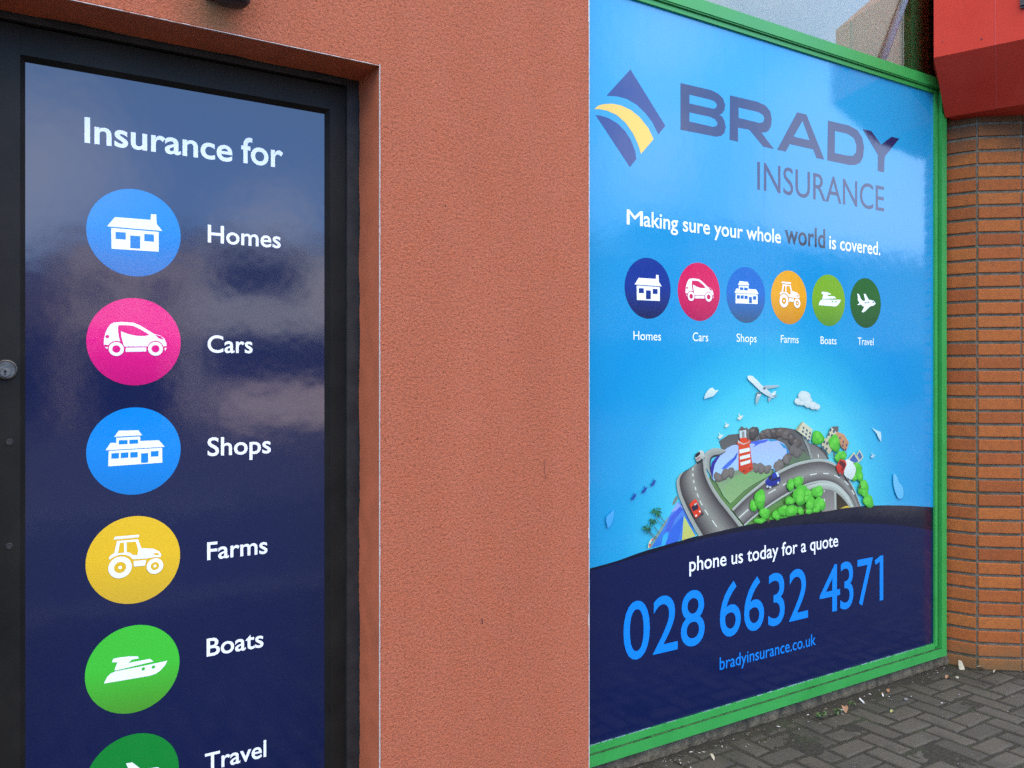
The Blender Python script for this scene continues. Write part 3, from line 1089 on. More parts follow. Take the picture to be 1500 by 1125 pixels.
class Pic:
    """flat artwork in photo coordinates, drawn shape over shape"""

    def __init__(s, sc, ox, oy):
        s.mb = MB()
        s.y = YW - LAYER * .25
        s.frame(sc, ox, oy)

    def frame(s, sc, ox, oy):
        s.sc, s.ox, s.oy = sc, ox, oy

    def P(s, p):
        x, z = at(s.ox + p[0] / s.sc, s.oy + p[1] / s.sc, YW)
        return x, z

    def up(s, k=1):
        s.y -= .00006 * k

    def poly(s, pts, c, c2=None, smooth=0):
        """a filled outline; c2: colour towards its foot"""
        if smooth:
            pts = smooth_closed(pts, smooth)
        s.up()
        q = [s.P(p) for p in pts]
        if c2 is None:
            s.mb.add([(x, s.y, z) for x, z in q], [tuple(range(len(q)))], 0, lin(c))
        else:
            y0, y1 = min(p[1] for p in pts), max(p[1] for p in pts)
            a, b = lin(c), lin(c2)
            cols = [tuple(a[k] + (b[k] - a[k]) * (p[1] - y0) / max(y1 - y0, 1e-6) for k in range(3)) for p in pts]
            cx, cz = sum(x for x, z in q) / len(q), sum(z for x, z in q) / len(q)
            m = tuple((a[k] + b[k]) / 2 for k in range(3))
            s.mb.add([(x, s.y, z) for x, z in q], [tuple(range(len(q)))], 0, cols)

    def blob(s, cx, cy, rx, ry, light, dark, seed=0, bumps=.10, n=20):
        r = random.Random(seed * 31 + int(cx * 7 + cy))
        s.up()
        ph = [r.uniform(0, 6.28) for _ in range(3)]
        pts = [(cx + rx * .15, cy + ry * .0)]
        cols = [lin(light)]
        for ring, f in ((.62, .35), (1.0, 1.0)):
            for k in range(n):
                a = 2 * math.pi * k / n
                w = 1 + bumps * (math.sin(2 * a + ph[0]) + .7 * math.sin(3 * a + ph[1]) + .4 * math.sin(5 * a + ph[2]))
                dxx, dyy = math.cos(a) * rx * w * ring, math.sin(a) * ry * w * ring
                pts.append((cx - rx * .12 * (1 - ring) + dxx, cy - ry * .2 * (1 - ring) + dyy))
                sh = f * (.55 + .45 * math.sin(a) * (1 if ring == 1 else .6))
                sh = max(0, min(1, sh))
                cols.append(tuple(lin(light)[c] + (lin(dark)[c] - lin(light)[c]) * sh for c in range(3)))
        q = [s.P(p) for p in pts]
        fs = [(0, 1 + k, 1 + (k + 1) % n) for k in range(n)] + [(1 + k, 1 + n + k, 1 + n + (k + 1) % n, 1 + (k + 1) % n) for k in range(n)]
        s.mb.add([(x, s.y, z) for x, z in q], fs, 0, cols)

    def strip(s, A, B, profile, n=4):
        """a band between two edges with colours across it: profile = [(0..1, colour), ...]"""
        a, b = smooth_open(A, n), smooth_open(B, n)
        m = min(len(a), len(b))
        s.up()
        pts, cols, fs = [], [], []
        k = len(profile)
        for i in range(m):
            for f, c in profile:
                pts.append((a[i][0] + (b[i][0] - a[i][0]) * f, a[i][1] + (b[i][1] - a[i][1]) * f))
                cols.append(lin(c))
        for i in range(m - 1):
            for j in range(k - 1):
                fs.append((i * k + j, i * k + j + 1, (i + 1) * k + j + 1, (i + 1) * k + j))
        s.mb.add([(x, s.y, z) for x, z in (s.P(p) for p in pts)], fs, 0, cols)

    def dash(s, p, q, w, c=(225, 222, 215)):
        d = Vector((q[0] - p[0], q[1] - p[1]))
        n_ = Vector((-d.y, d.x)).normalized() * w / 2
        s.poly([(p[0] + n_.x, p[1] + n_.y), (q[0] + n_.x, q[1] + n_.y), (q[0] - n_.x, q[1] - n_.y), (p[0] - n_.x, p[1] - n_.y)], c)


ROAD = [(0, (172, 172, 166)), (.085, (160, 160, 154)), (.10, (62, 55, 58)), (.24, (104, 97, 97)), (.5, (152, 147, 141)), (.76, (104, 97, 97)), (.90, (62, 55, 58)), (.915, (160, 160, 154)), (1, (176, 176, 170))]
g = Pic(7.03, 860, 680)
# sea and sand on the left
g.poly([(655, 865), (700, 770), (790, 630), (860, 510), (935, 385), (1010, 440), (1120, 735), (900, 800)], (96, 140, 226), (38, 116, 216))
g.poly([(875, 420), (885, 380), (920, 320), (940, 350), (905, 410)], (120, 138, 130))
g.poly([(860, 500), (930, 390), (985, 440), (975, 470), (900, 480)], (150, 172, 236))
g.poly([(800, 700), (860, 540), (960, 430), (985, 470), (900, 570), (860, 690)], (72, 100, 214))
g.poly([(800, 830), (880, 650), (985, 530), (990, 580), (960, 700), (930, 800)], (52, 104, 216))
g.poly([(760, 845), (780, 740), (830, 690), (830, 760), (800, 835)], (58, 176, 236))
g.poly([(655, 865), (720, 760), (790, 650), (840, 545), (830, 545), (700, 740), (640, 862)], (136, 160, 150))
g.poly([(975, 785), (985, 660), (995, 530), (1115, 738)], (196, 212, 126), (206, 196, 104))
# body of the little planet
g.frame(6.25, 1080, 600)
g.poly([(-300, 900), (-290, 700), (-230, 560), (-60, 480), (200, 420), (480, 430), (680, 480), (900, 520), (1040, 700), (1110, 888), (760, 935), (440, 985), (60, 1062), (-100, 1100)], (96, 110, 84), (104, 150, 74))
# rocks round the lake
g.frame(6.25, 1080, 600)
g.poly([(-170, 290), (-80, 230), (60, 215), (110, 175), (145, 152), (190, 200), (210, 235), (250, 195), (320, 172), (395, 163), (465, 170), (530, 183), (590, 230), (640, 290), (672, 380), (695, 455),
        (560, 490), (420, 540), (330, 560), (60, 540), (-120, 440)], (96, 90, 94), (104, 106, 100))
for k, (x, y, a, b) in enumerate(((95, 235, 40, 60), (150, 215, 45, 62), (235, 235, 38, 40), (285, 220, 45, 46), (340, 215, 50, 46), (400, 210, 52, 46), (455, 240, 50, 52), (500, 270, 45, 52), (540, 310, 42, 50),
                                  (520, 370, 46, 54), (560, 400, 60, 66), (490, 420, 46, 60), (460, 450, 40, 40))):
    g.blob(x, y, a, b, ((116, 104, 102), (90, 82, 84), (108, 94, 90))[k % 3], (44, 38, 40), k, .16, 14)
    g.blob(x - a * .25, y - b * .35, a * .4, b * .36, (128, 116, 112), (74, 66, 66), k + 70, .22, 9)
g.poly([(480, 470), (520, 400), (580, 380), (630, 400), (660, 455), (560, 480), (420, 520)], (98, 112, 92), (88, 116, 84), 3)
for k, (x, y, a, b) in enumerate(((505, 370, 36, 44), (545, 395, 40, 50))):
    g.blob(x, y, a, b, (118, 108, 108), (70, 66, 66), k + 40, .1)
g.poly([(590, 235), (625, 265), (660, 350), (690, 450), (665, 452), (640, 360), (600, 270)], (150, 150, 146))
g.poly([(640, 300), (700, 318), (770, 370), (832, 450), (690, 455), (672, 380)], (118, 110, 110), (142, 136, 132))
g.poly([(690, 312), (760, 345), (810, 395), (838, 452), (822, 452), (780, 390), (730, 345)], (84, 74, 72))
g.dash((735, 405), (742, 440), 8)
# lake
g.poly([(-222, 650), (-250, 560), (-230, 480), (-160, 400), (-60, 330), (30, 320), (110, 315), (180, 285), (280, 268), (385, 290), (440, 330), (455, 385), (420, 440), (370, 490), (330, 545), (200, 510), (60, 560), (-120, 600)],
       (176, 188, 242), (168, 206, 244), 3)
g.poly([(100, 300), (180, 285), (300, 268), (250, 300), (200, 312), (140, 345), (160, 318)], (74, 104, 216))
g.poly([(260, 270), (345, 272), (360, 285), (300, 292)], (58, 150, 200))
g.poly([(375, 292), (440, 330), (450, 360), (420, 352)], (48, 146, 200))
g.poly([(445, 340), (478, 395), (448, 400)], (40, 130, 196))
g.poly([(-232, 640), (-255, 560), (-235, 480), (-180, 420), (-150, 400), (-210, 500), (-225, 570)], (52, 40, 150))
g.poly([(-150, 540), (-80, 470), (-10, 420), (-10, 440), (-60, 500), (-110, 545)], (70, 110, 216))
g.poly([(-60, 480), (-10, 395), (0, 400), (-20, 450)], (52, 86, 196))
# near hill with rocks at its crest
g.poly([(-210, 640), (-140, 590), (-60, 570), (20, 545), (120, 510), (200, 490), (270, 520), (320, 560), (300, 600), (180, 660), (60, 740), (-70, 860), (-130, 790)], (120, 128, 112), (150, 190, 130))
g.poly([(-120, 700), (-20, 610), (110, 575), (250, 565), (290, 600), (170, 668), (40, 750), (-60, 840), (-110, 780)], (128, 170, 112), (146, 176, 120), 3)
for k, (x, y, a, b) in enumerate(((-175, 620, 45, 48), (-110, 590, 48, 50), (-60, 575, 34, 46), (165, 530, 38, 44), (215, 540, 36, 46), (270, 545, 36, 40), (375, 505, 42, 54), (360, 545, 30, 34), (440, 460, 34, 42))):
    g.blob(x, y, a, b, (130, 118, 114), (80, 72, 70), k + 9, .18, 12)
# lighthouse
g.frame(5.627, 930, 600)
g.poly([(850, 290), (940, 280), (968, 490), (905, 534), (850, 500)], (232, 78, 40), (206, 58, 30))
for a, b, c, d in (((855, 330), (940, 312), (942, 342), (858, 362)), ((860, 385), (943, 364), (946, 392), (860, 412)), ((862, 436), (948, 410), (945, 438), (868, 462))):
    g.poly([a, b, c, d], (238, 236, 236))
g.poly([(842, 262), (940, 246), (942, 282), (905, 300), (848, 296)], (226, 82, 46), smooth=2)
g.poly([(842, 250), (845, 272), (890, 288), (936, 270), (938, 248), (930, 268), (890, 280)], (206, 200, 196))
g.poly([(860, 232), (915, 226), (918, 262), (862, 270)], (236, 70, 34))
g.poly([(856, 172), (910, 166), (912, 230), (858, 234)], (206, 216, 222))
g.poly([(876, 180), (896, 178), (898, 230), (876, 232)], (150, 146, 140))
g.poly([(850, 170), (872, 140), (876, 134), (882, 142), (906, 158), (890, 170), (868, 174)], (104, 92, 92))
g.blob(893, 505, 7, 8, (120, 60, 40), (90, 40, 30)); g.blob(946, 482, 6, 7, (120, 60, 40), (90, 40, 30))
# left-hand road and the turn at its head
g.strip([(742, 345), (690, 378), (640, 392), (618, 430), (622, 520), (650, 600)], [(748, 338), (700, 322), (640, 318), (590, 342), (566, 380), (578, 470)],
        [(0, (40, 34, 40)), (.18, (60, 54, 58)), (.22, (150, 150, 146)), (1, (178, 178, 172))])
g.strip([(432, 498), (372, 528), (338, 590), (350, 690), (392, 800), (446, 910), (520, 1042)], [(560, 395), (574, 440), (590, 520), (632, 620), (702, 730), (790, 838), (884, 955)], ROAD, 5)
for p, q in (((472, 478), (472, 500)), ((471, 525), (474, 550)), ((476, 580), (482, 604)), ((489, 636), (498, 662)), ((505, 692), (518, 720)), ((529, 750), (547, 786)), ((568, 824), (597, 868)), ((630, 912), (668, 966))):
    g.dash(p, q, 9)
# right-hand road over its arch
g.frame(6.25, 1080, 600)
g.poly([(740, 700), (885, 725), (900, 915), (770, 935), (740, 900)], (120, 110, 110), (150, 142, 138))
g.dash((788, 735), (788, 755), 8); g.dash((790, 815), (790, 885), 8)
g.poly([(890, 735), (960, 780), (1050, 892), (905, 912)], (36, 30, 30), (66, 54, 36))
g.poly([(930, 905), (985, 880), (1030, 880), (1045, 893)], (206, 176, 60))
g.poly([(878, 735), (896, 745), (900, 912), (882, 914)], (176, 176, 168))
g.strip([(610, 702), (760, 660), (880, 672), (985, 755), (1062, 892)], [(620, 735), (760, 728), (860, 742), (945, 800), (1020, 893)], [(0, (176, 178, 170)), (.3, (200, 202, 194)), (1, (150, 150, 144))])
g.strip([(-60, 910), (50, 800), (150, 715), (300, 600), (480, 505), (640, 460), (770, 452), (880, 490), (960, 565), (1050, 700), (1125, 885)],
        [(60, 1062), (160, 975), (290, 880), (430, 790), (560, 722), (660, 682), (760, 662), (860, 674), (945, 725), (1020, 810), (1068, 892)],
        [(0, (186, 188, 182)), (.10, (170, 172, 166)), (.13, (86, 78, 78)), (.3, (112, 105, 104)), (.55, (150, 144, 140)), (.82, (112, 105, 104)), (.92, (86, 78, 78)), (.94, (186, 188, 182)), (1, (190, 192, 186))], 5)
for p, q in (((5, 990), (92, 912)), ((275, 766), (342, 728)), ((408, 692), (440, 675)), ((556, 632), (594, 616)), ((657, 598), (718, 585)), ((777, 582), (828, 587)), ((880, 600), (928, 622)), ((970, 650), (1008, 690)), ((1038, 735), (1060, 775))):
    g.dash(p, q, 10)
g.mb.build('globe_picture', M['print'], wsign)['label'] = 'printed toy planet with roads, lake and lighthouse'
ybase = g.y


def sub(name, sc, ox, oy, draw, label=None, up=1):
    p = Pic(sc, ox, oy)
    p.y = ybase - .00006 * up
    draw(p)
    o = p.mb.build(name, M['print'], wsign)
    if label:
        o['label'] = label


def d_buildings(p):
    p.poly([(525, 182), (585, 107), (680, 182), (655, 298), (600, 240)], (222, 214, 184), (206, 198, 170))
    p.poly([(525, 182), (585, 107), (590, 118), (545, 195)], (180, 168, 138))
    for i in range(3):
        for j in range(3):
            x, y = 592 + i * 30 - j * 6, 152 + i * 24 + j * 34
            if j - i < 2:
                p.poly([(x, y), (x + 14, y + 10), (x + 10, y + 28), (x - 4, y + 18)], (76, 96, 128))
    p.poly([(770, 245), (800, 262), (780, 270)], (112, 104, 100))
    p.poly([(760, 330), (775, 262), (808, 262), (848, 160), (905, 205), (880, 330), (830, 410)], (218, 208, 178), (196, 184, 150))
    p.poly([(850, 158), (914, 150), (914, 196), (900, 210)], (112, 98, 98))
    for x, y in ((838, 170), (868, 182), (822, 210), (850, 222), (780, 280), (808, 292), (770, 330), (800, 345)):
        p.poly([(x, y), (x + 16, y + 6), (x + 8, y + 32), (x - 8, y + 24)], (76, 88, 112))
    p.poly([(890, 215), (910, 203), (965, 225), (1010, 300), (985, 382), (940, 340), (905, 250)], (212, 152, 112), (190, 128, 92))
    for x, y in ((925, 245), (955, 280), (985, 310), (950, 315), (975, 350)):
        p.poly([(x, y), (x + 12, y + 8), (x + 6, y + 28), (x - 6, y + 20)], (104, 92, 112))
    p.poly([(995, 462), (1055, 388), (1110, 472), (1068, 498)], (214, 206, 172))
    p.poly([(1012, 462), (1055, 405), (1096, 472), (1066, 488)], (62, 102, 172))
    p.poly([(1075, 412), (1108, 368), (1142, 430), (1112, 474)], (206, 200, 172))
    p.poly([(1085, 414), (1108, 385), (1130, 430), (1110, 460)], (66, 106, 172))


sub('town_picture', 6.25, 1080, 600, d_buildings)
GRL, GRD = (92, 200, 58), (48, 140, 36)


def d_trees(p):
    p.poly([(265, 1010), (330, 920), (420, 880), (450, 985)], (88, 190, 56), (70, 172, 44))
    for k, (x, y, a, b) in enumerate(((725, 258, 50, 72), (878, 308, 55, 74), (945, 418, 42, 44), (905, 440, 28, 34), (1085, 525, 40, 44), (1105, 600, 36, 58), (1060, 620, 24, 34), (1140, 715, 44, 74), (1155, 765, 28, 40), (1185, 835, 46, 62),
                                      (130, 880, 32, 52), (192, 820, 56, 84), (235, 950, 44, 58), (190, 1015, 48, 26), (340, 965, 40, 40), (400, 925, 40, 52), (480, 922, 62, 54), (470, 690, 36, 52), (540, 660, 42, 60), (560, 780, 62, 100), (462, 832, 40, 40),
                                      (560, 925, 28, 36), (630, 790, 38, 60), (712, 750, 52, 58), (650, 860, 44, 60), (728, 862, 54, 66), (630, 928, 36, 26), (700, 915, 30, 28))):
        p.blob(x, y, a, b, GRL, GRD, k + 3, .12)
        r_ = random.Random(k)
        for q in range(3):
            p.blob(x + r_.uniform(-.5, .5) * a, y + r_.uniform(-.55, .35) * b, a * .45, b * .42, (112, 214, 74), (70, 172, 46), k * 5 + q, .12)
    for x, y in ((858, 400), (1100, 690), (600, 905), (262, 1000)):
        p.poly([(x, y - 8), (x + 9, y - 8), (x + 7, y + 30), (x - 6, y + 28)], (92, 72, 54))


sub('tree_picture', 6.25, 1080, 600, d_trees, None, 20)


def d_redcar(p):
    p.poly([(444, 790), (500, 760), (545, 835), (560, 860), (500, 900), (470, 880)], (70, 62, 64))
    p.poly([(440, 786), (452, 762), (490, 735), (500, 745), (540, 835), (536, 855), (496, 894), (484, 884)], (236, 74, 46), (226, 56, 34))
    p.poly([(456, 800), (500, 772), (514, 800), (508, 820), (470, 838)], (48, 42, 66))
    p.poly([(478, 778), (500, 766), (504, 776), (484, 790)], (190, 200, 206))
    p.blob(496, 872, 9, 8, (250, 240, 230), (230, 200, 190)); p.blob(526, 838, 8, 9, (250, 240, 230), (230, 200, 190))


def d_bluecar(p):
    p.poly([(1070, 640), (1080, 660), (1180, 618), (1192, 592)], (62, 54, 58))
    p.poly([(1066, 588), (1098, 548), (1150, 512), (1180, 530), (1192, 578), (1180, 606), (1100, 640), (1076, 636)], (34, 58, 178), (22, 36, 130))
    p.poly([(1092, 560), (1120, 530), (1126, 560), (1104, 590)], (40, 34, 60)); p.poly([(1112, 596), (1122, 572), (1186, 546), (1186, 566)], (30, 30, 78))
    p.poly([(1150, 516), (1166, 514), (1182, 545), (1168, 556)], (200, 220, 240))
    p.poly([(1132, 486), (1140, 484), (1144, 514), (1138, 516)], (80, 170, 226))
    for x, y in ((1106, 640), (1172, 604), (1082, 634)):
        p.blob(x, y, 10, 12, (206, 210, 216), (90, 90, 96))


def d_van(p):
    p.poly([(488, 395), (494, 365), (530, 334), (556, 340), (568, 380), (550, 412), (512, 436), (500, 430)], (214, 212, 206), (160, 156, 152))
    p.poly([(484, 388), (494, 362), (526, 344), (530, 366), (500, 392)], (36, 32, 40))
    p.poly([(498, 405), (530, 385), (532, 392), (500, 414)], (190, 70, 60))
    p.poly([(500, 432), (552, 404), (552, 416), (512, 446)], (40, 36, 38))
    p.blob(540, 414, 8, 11, (60, 56, 58), (20, 20, 20)); p.blob(516, 434, 8, 10, (60, 56, 58), (20, 20, 20))


def d_truck(p):
    p.poly([(972, 465), (1010, 458), (1052, 500), (1070, 560), (1030, 640), (962, 595)], (236, 240, 238), (206, 212, 212), 2)
    p.poly([(888, 520), (925, 452), (975, 465), (985, 500), (945, 600), (905, 575)], (224, 58, 44), (190, 40, 34))
    p.poly([(915, 490), (930, 462), (972, 490), (976, 515), (950, 530)], (90, 26, 34))
    p.poly([(935, 540), (975, 510), (970, 530), (940, 565)], (120, 30, 34))
    p.blob(925, 590, 12, 15, (110, 106, 108), (40, 36, 38)); p.blob(995, 635, 12, 14, (110, 106, 108), (40, 36, 38))


sub('vehicle_picture', 5.627, 930, 600, d_redcar, 'printed red car seen from above', 4)
sub('vehicle_picture', 5.627, 930, 600, d_bluecar, 'printed small blue car', 4)
sub('vehicle_picture', 5.627, 930, 600, d_van, 'printed white van', 4)
sub('vehicle_picture', 6.25, 1080, 600, d_truck, 'printed red lorry with a white box', 64)


def d_plane(p):
    p.poly([(440, 168), (480, 160), (545, 160), (568, 166), (540, 176), (470, 190)], (178, 194, 204), (160, 178, 190))
    p.poly([(408, 206), (440, 222), (420, 265), (402, 298), (400, 260), (404, 228)], (186, 196, 204), (166, 180, 190))
    p.poly([(342, 104), (352, 94), (376, 96), (410, 126), (442, 162), (478, 188), (512, 222), (530, 250), (505, 246), (470, 228), (430, 200), (380, 150), (350, 122)], (238, 240, 242), (196, 208, 216))
    p.poly([(506, 218), (530, 200), (540, 204), (534, 226), (520, 232)], (226, 232, 236)); p.poly([(516, 232), (555, 226), (540, 238), (520, 242)], (150, 160, 170)); p.poly([(486, 246), (512, 246), (490, 276), (486, 268)], (170, 182, 192))
    p.poly([(404, 222), (412, 206), (442, 216), (430, 234), (408, 236)], (110, 118, 128)); p.poly([(410, 220), (436, 222), (428, 236), (410, 238)], (224, 228, 232))
    p.poly([(448, 178), (462, 172), (470, 186), (456, 194)], (120, 126, 134))


def d_cloud(*blobs):
    def f(p):
        for k, (x, y, a, b) in enumerate(blobs):
            p.blob(x, y, a, b, (226, 230, 230), (178, 198, 208), k, .06)
    return f


sub('aeroplane_picture', 4.6875, 1020, 530, d_plane)
sub('cloud_picture', 4.6875, 1020, 530, d_cloud((690, 272, 22, 24), (735, 240, 44, 40), (720, 285, 26, 14), (760, 280, 30, 36), (795, 300, 28, 28), (822, 310, 20, 20)), 'puffy white cloud on the sign')
sub('cloud_picture', 4.6875, 1020, 530, lambda p: p.poly([(46, 254), (58, 215), (84, 184), (106, 178), (122, 196), (145, 192), (130, 212), (108, 236), (76, 246)], (232, 240, 244), (196, 214, 226), 2), 'small cloud left of the aeroplane')
sub('cloud_picture', 4.6875, 1020, 530, lambda p: p.poly([(1198, 450), (1222, 466), (1240, 474), (1258, 480), (1262, 510), (1262, 548), (1246, 528), (1230, 492)], (206, 228, 240), (186, 214, 234)), 'thin cloud near the right edge')
sub('cloud_picture', 2.813, 850, 500, lambda p: p.poly([(1286, 545), (1300, 556), (1308, 580), (1324, 600), (1326, 640), (1308, 648), (1296, 628), (1286, 590)], (112, 192, 236), (98, 184, 234), 2), 'faint cloud low on the right')
sub('cloud_picture', 7.03, 860, 680, lambda p: p.poly([(262, 470), (262, 540), (236, 620), (205, 655), (186, 590), (190, 535), (230, 500)], (82, 172, 236), (70, 164, 232), 2), 'faint cloud low on the left')


def d_bird(x, y, s, c):
    def f(p):
        p.poly([(x - 16 * s, y + 4 * s), (x - 6 * s, y - 2 * s), (x - 10 * s, y - 22 * s), (x + 2 * s, y - 6 * s), (x + 16 * s, y - 10 * s), (x + 8 * s, y + 6 * s), (x - 2 * s, y + 14 * s), (x - 10 * s, y + 12 * s)], c)
    return f


for bx, by, bs in ((698, 218, 1.5), (750, 128, 1.3), (860, 62, 1.6)):
    sub('bird_picture', 5.627, 930, 600, d_bird(bx, by, bs, (226, 224, 216)))
sub('bird_picture', 4.6875, 1020, 530, d_bird(1205, 645, 1.1, (178, 206, 224)))
for bx, by in ((470, 330), (580, 260), (672, 188)):
    sub('bird_picture', 7.03, 860, 680, lambda p, bx=bx, by=by: p.poly([(bx - 28, by + 30), (bx - 20, by + 8), (bx, by - 8), (bx - 4, by - 46), (bx + 12, by - 18), (bx + 32, by - 34), (bx + 16, by + 6), (bx, by + 30), (bx - 14, by + 36)], (34, 70, 160)), 'dark blue bird')


def d_palms(p):
    for a, b, c in (((795, 600), (715, 500), 6), ((775, 632), (700, 560), 6), ((735, 710), (680, 640), 6), ((715, 762), (630, 690), 6), ((700, 770), (620, 700), 5)):
        p.dash(a, b, c, (92, 78, 66))
    r = random.Random(5)
    for cx, cy, s in ((695, 490, 62), (660, 590, 42), (605, 665, 56)):
        for k in range(13):
            a = k / 13 * 6.28 + r.uniform(-.2, .2)
            L = s * r.uniform(.8, 1.25)
            tx, ty = cx + math.cos(a) * L, cy + math.sin(a) * L * .9 + 14
            mxp, myp = cx + math.cos(a) * L * .6, cy + math.sin(a) * L * .6 - 8
            p.poly([(cx, cy - 5), (mxp + 5, myp - 8), (tx, ty), (mxp - 4, myp + 9), (cx, cy + 6)], r.choice(((34, 92, 66), (46, 122, 84), (28, 74, 58), (60, 140, 96))))
    p.poly([(612, 860), (622, 800), (640, 770), (668, 752), (664, 775), (640, 800), (626, 858)], (226, 220, 190)); p.poly([(645, 775), (668, 752), (664, 775), (650, 790)], (214, 84, 60)); p.poly([(622, 850), (626, 812), (645, 822), (630, 852)], (206, 70, 50))


sub('palm_picture', 7.03, 860, 680, d_palms)

# ------------------------------------------------------------------ behind the upper pane
mb = MB()
mb.box(XWL + .002, 4.34, .125, .17, 3.15, 4.295)
part_ = mb.build('partition', M['beige'])
tag(part_, 'beige panelled partition seen through the clear pane above the sign', 'partition')
mb = MB()
xq = at(1321, 60, .125)[0]
mb.box(xq, xq + .004, .1235, .1248, 3.15, 4.29)
o = mb.build('panel_joint', M['beige_seam'])
o.parent = part_
o.matrix_parent_inverse = Matrix.Translation(-Vector(part_.location))
a0, a1 = at(1291, 92, .103), at(1325, 0, .103)
d_ = Vector((a1[0] - a0[0], 0, a1[1] - a0[1]))
pa, pb = Vector((a0[0], .103, a0[1])) - d_ * .05, Vector((a1[0], .103, a1[1])) + d_ * 1.7
pole = thing('pole', 'slanting grey tube leaning inside behind the upper pane', 'pole', tuple(pa))
mb = MB()
mb.tube(pa, pb, .0195, n=20)
mb.build('tube', M['pole'], pole, smooth=True)
mb = MB()
mb.tube(pa - d_ * .02, pa + d_ * .06, .0205, n=20)
mb.build('end_cap', M['dark_steel'], pole)

# ------------------------------------------------------------------ plinth under the window
mb = MB()
prof = []
n = 70
xs = [XE - .12 + (4.47 - XE + .12) * k / n for k in range(n + 1)]
for x in xs:
    j = R.uniform(-.004, .004)
    prof.append([(x, .094 + j, -.02), (x, .090 + j, .02 + R.uniform(-.004, .004)), (x, .094 + R.uniform(-.003, .003), .045), (x, .098, .0678), (x, .3, .0678), (x, .3, -.02)])
mb.loft(prof)
tag(mb.build('plinth', M['plinth'], fix=True), 'stained concrete plinth below the green window frame', 'plinth')

# ------------------------------------------------------------------ round brick column
ccx, ccy, NF = 4.868, .21, 12
ap = .42
col = thing('brick_column', 'orange brick column standing right of the green frame', 'column', (ccx, ccy, 0))
side = 2 * ap * math.tan(math.pi / NF)
cr_ = .0728
ncourse = 44
mb = MB()
core = ap - .0085
mb.loft([[(ccx + core / math.cos(math.pi / NF) * math.cos(a), ccy + core / math.cos(math.pi / NF) * math.sin(a), z)
          for a in [math.radians(-130 + 15 + 30 * k) for k in range(NF)]] for z in (-.02, cr_ * ncourse + .02)])
mb.build('mortar', M['mortar'], col)
mb = MB()
for k in range(NF):
    an = math.radians(-130 + 30 * k)
    nrm = Vector((math.cos(an), math.sin(an), 0))
    tg = Vector((-math.sin(an), math.cos(an), 0))
    c0 = Vector((ccx, ccy, 0)) + nrm * (ap - .028)
    for c in range(ncourse):
        w = side - .0135
        h = cr_ - .0142
        o = c0 - tg * w / 2 + Vector((0, 0, c * cr_ + .002 + R.uniform(-.0012, .0012))) + tg * R.uniform(-.0015, .0015) + nrm * R.uniform(-.0015, .0015)
        tl = R.uniform(-.006, .006)
        mb.block(o, (tg + Vector((0, 0, tl))).normalized(), Vector((0, 0, 1)), nrm, w, h, .028, .0035)
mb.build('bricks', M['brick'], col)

mb = MB()
mb.box(5.20, 9.5, .30, .50, -.02, 4.39)
tag(mb.build('side_wall', M['mortar']), 'plain rendered wall running on right of the brick column', 'wall')

# ------------------------------------------------------------------ red fascia wrapped round the column head
fas = thing('fascia', 'red boxed fascia with splayed underside above the brick column', 'fascia', (4.9, -.2, 2.98))
dirf = Vector((.34, -.94))
A = Vector((4.142, -.02))
B = A + dirf * .566
C = B + Vector((1.45, -.35))
D = Vector((C.x, .29))
E_ = Vector((4.279, .0625))
A2 = Vector((4.383, .0600))
B2 = A2 + dirf * .47
C2 = Vector((C.x, B2.y - .18))
D2 = Vector((C.x, .285))
E2 = Vector((4.43, .0618))
ZB, ZM, ZT = 2.944, 3.188, 3.62


def ring(pts, zs):
    return [(p.x, p.y, z) for p, z in zip(pts, zs if isinstance(zs, (list, tuple)) else [zs] * 5)]


top2 = [A + Vector((.30, .02)), B + Vector((.34, .34)), C + Vector((0, .5)), D, E_ + Vector((.2, 0))]
mb = MB()
mb.loft([ring([A2, B2, C2, D2, E2], ZB), ring([A, B, C, D, E_], ZM), ring([A, B, C, D, E_], ZT), ring(top2, ZT + .4)])
mb.build('fascia_panel', M['red'], fas, fix=True)
# the sheet joint down the panel and over the splay
sj = .275
nrm2 = Vector((-.94, -.34))
j0 = A + dirf * sj
j1 = A2 + dirf * .24
mb = MB()
w2 = dirf * .0016
q0, q1 = j0 + nrm2 * .0015, j1 + nrm2 * .0015
mb.loft([[(q1.x - w2.x, q1.y - w2.y, ZB + .001), (q1.x + w2.x, q1.y + w2.y, ZB + .001), (j1.x + w2.x, j1.y + w2.y, ZB + .001), (j1.x - w2.x, j1.y - w2.y, ZB + .001)],
         [(q0.x - w2.x, q0.y - w2.y, ZM), (q0.x + w2.x, q0.y + w2.y, ZM), (j0.x + w2.x, j0.y + w2.y, ZM), (j0.x - w2.x, j0.y - w2.y, ZM)],
         [(q0.x - w2.x, q0.y - w2.y, ZT), (q0.x + w2.x, q0.y + w2.y, ZT), (j0.x + w2.x, j0.y + w2.y, ZT), (j0.x - w2.x, j0.y - w2.y, ZT)]])
mb.build('sheet_seam', M['red_seam'], fas)
for sv, zv, rr in ((.215, 3.232, .0045), (.04, 3.50, .004), (.04, 3.26, .003), (.50, 3.50, .004), (.50, 3.24, .003)):
    q = A + dirf * sv
    mb = MB()
    mb.tube((q.x, q.y, zv), (q.x + nrm2.x * .002, q.y + nrm2.y * .002, zv), rr, rr * .8, 12)
    mb.build('screw', M['dark_steel'], fas)
q = A + dirf * .40
clip = thing('cable_clip', 'small dark clip screwed to the red fascia at the right edge', 'clip', (q.x, q.y, 3.36))
mb = MB()
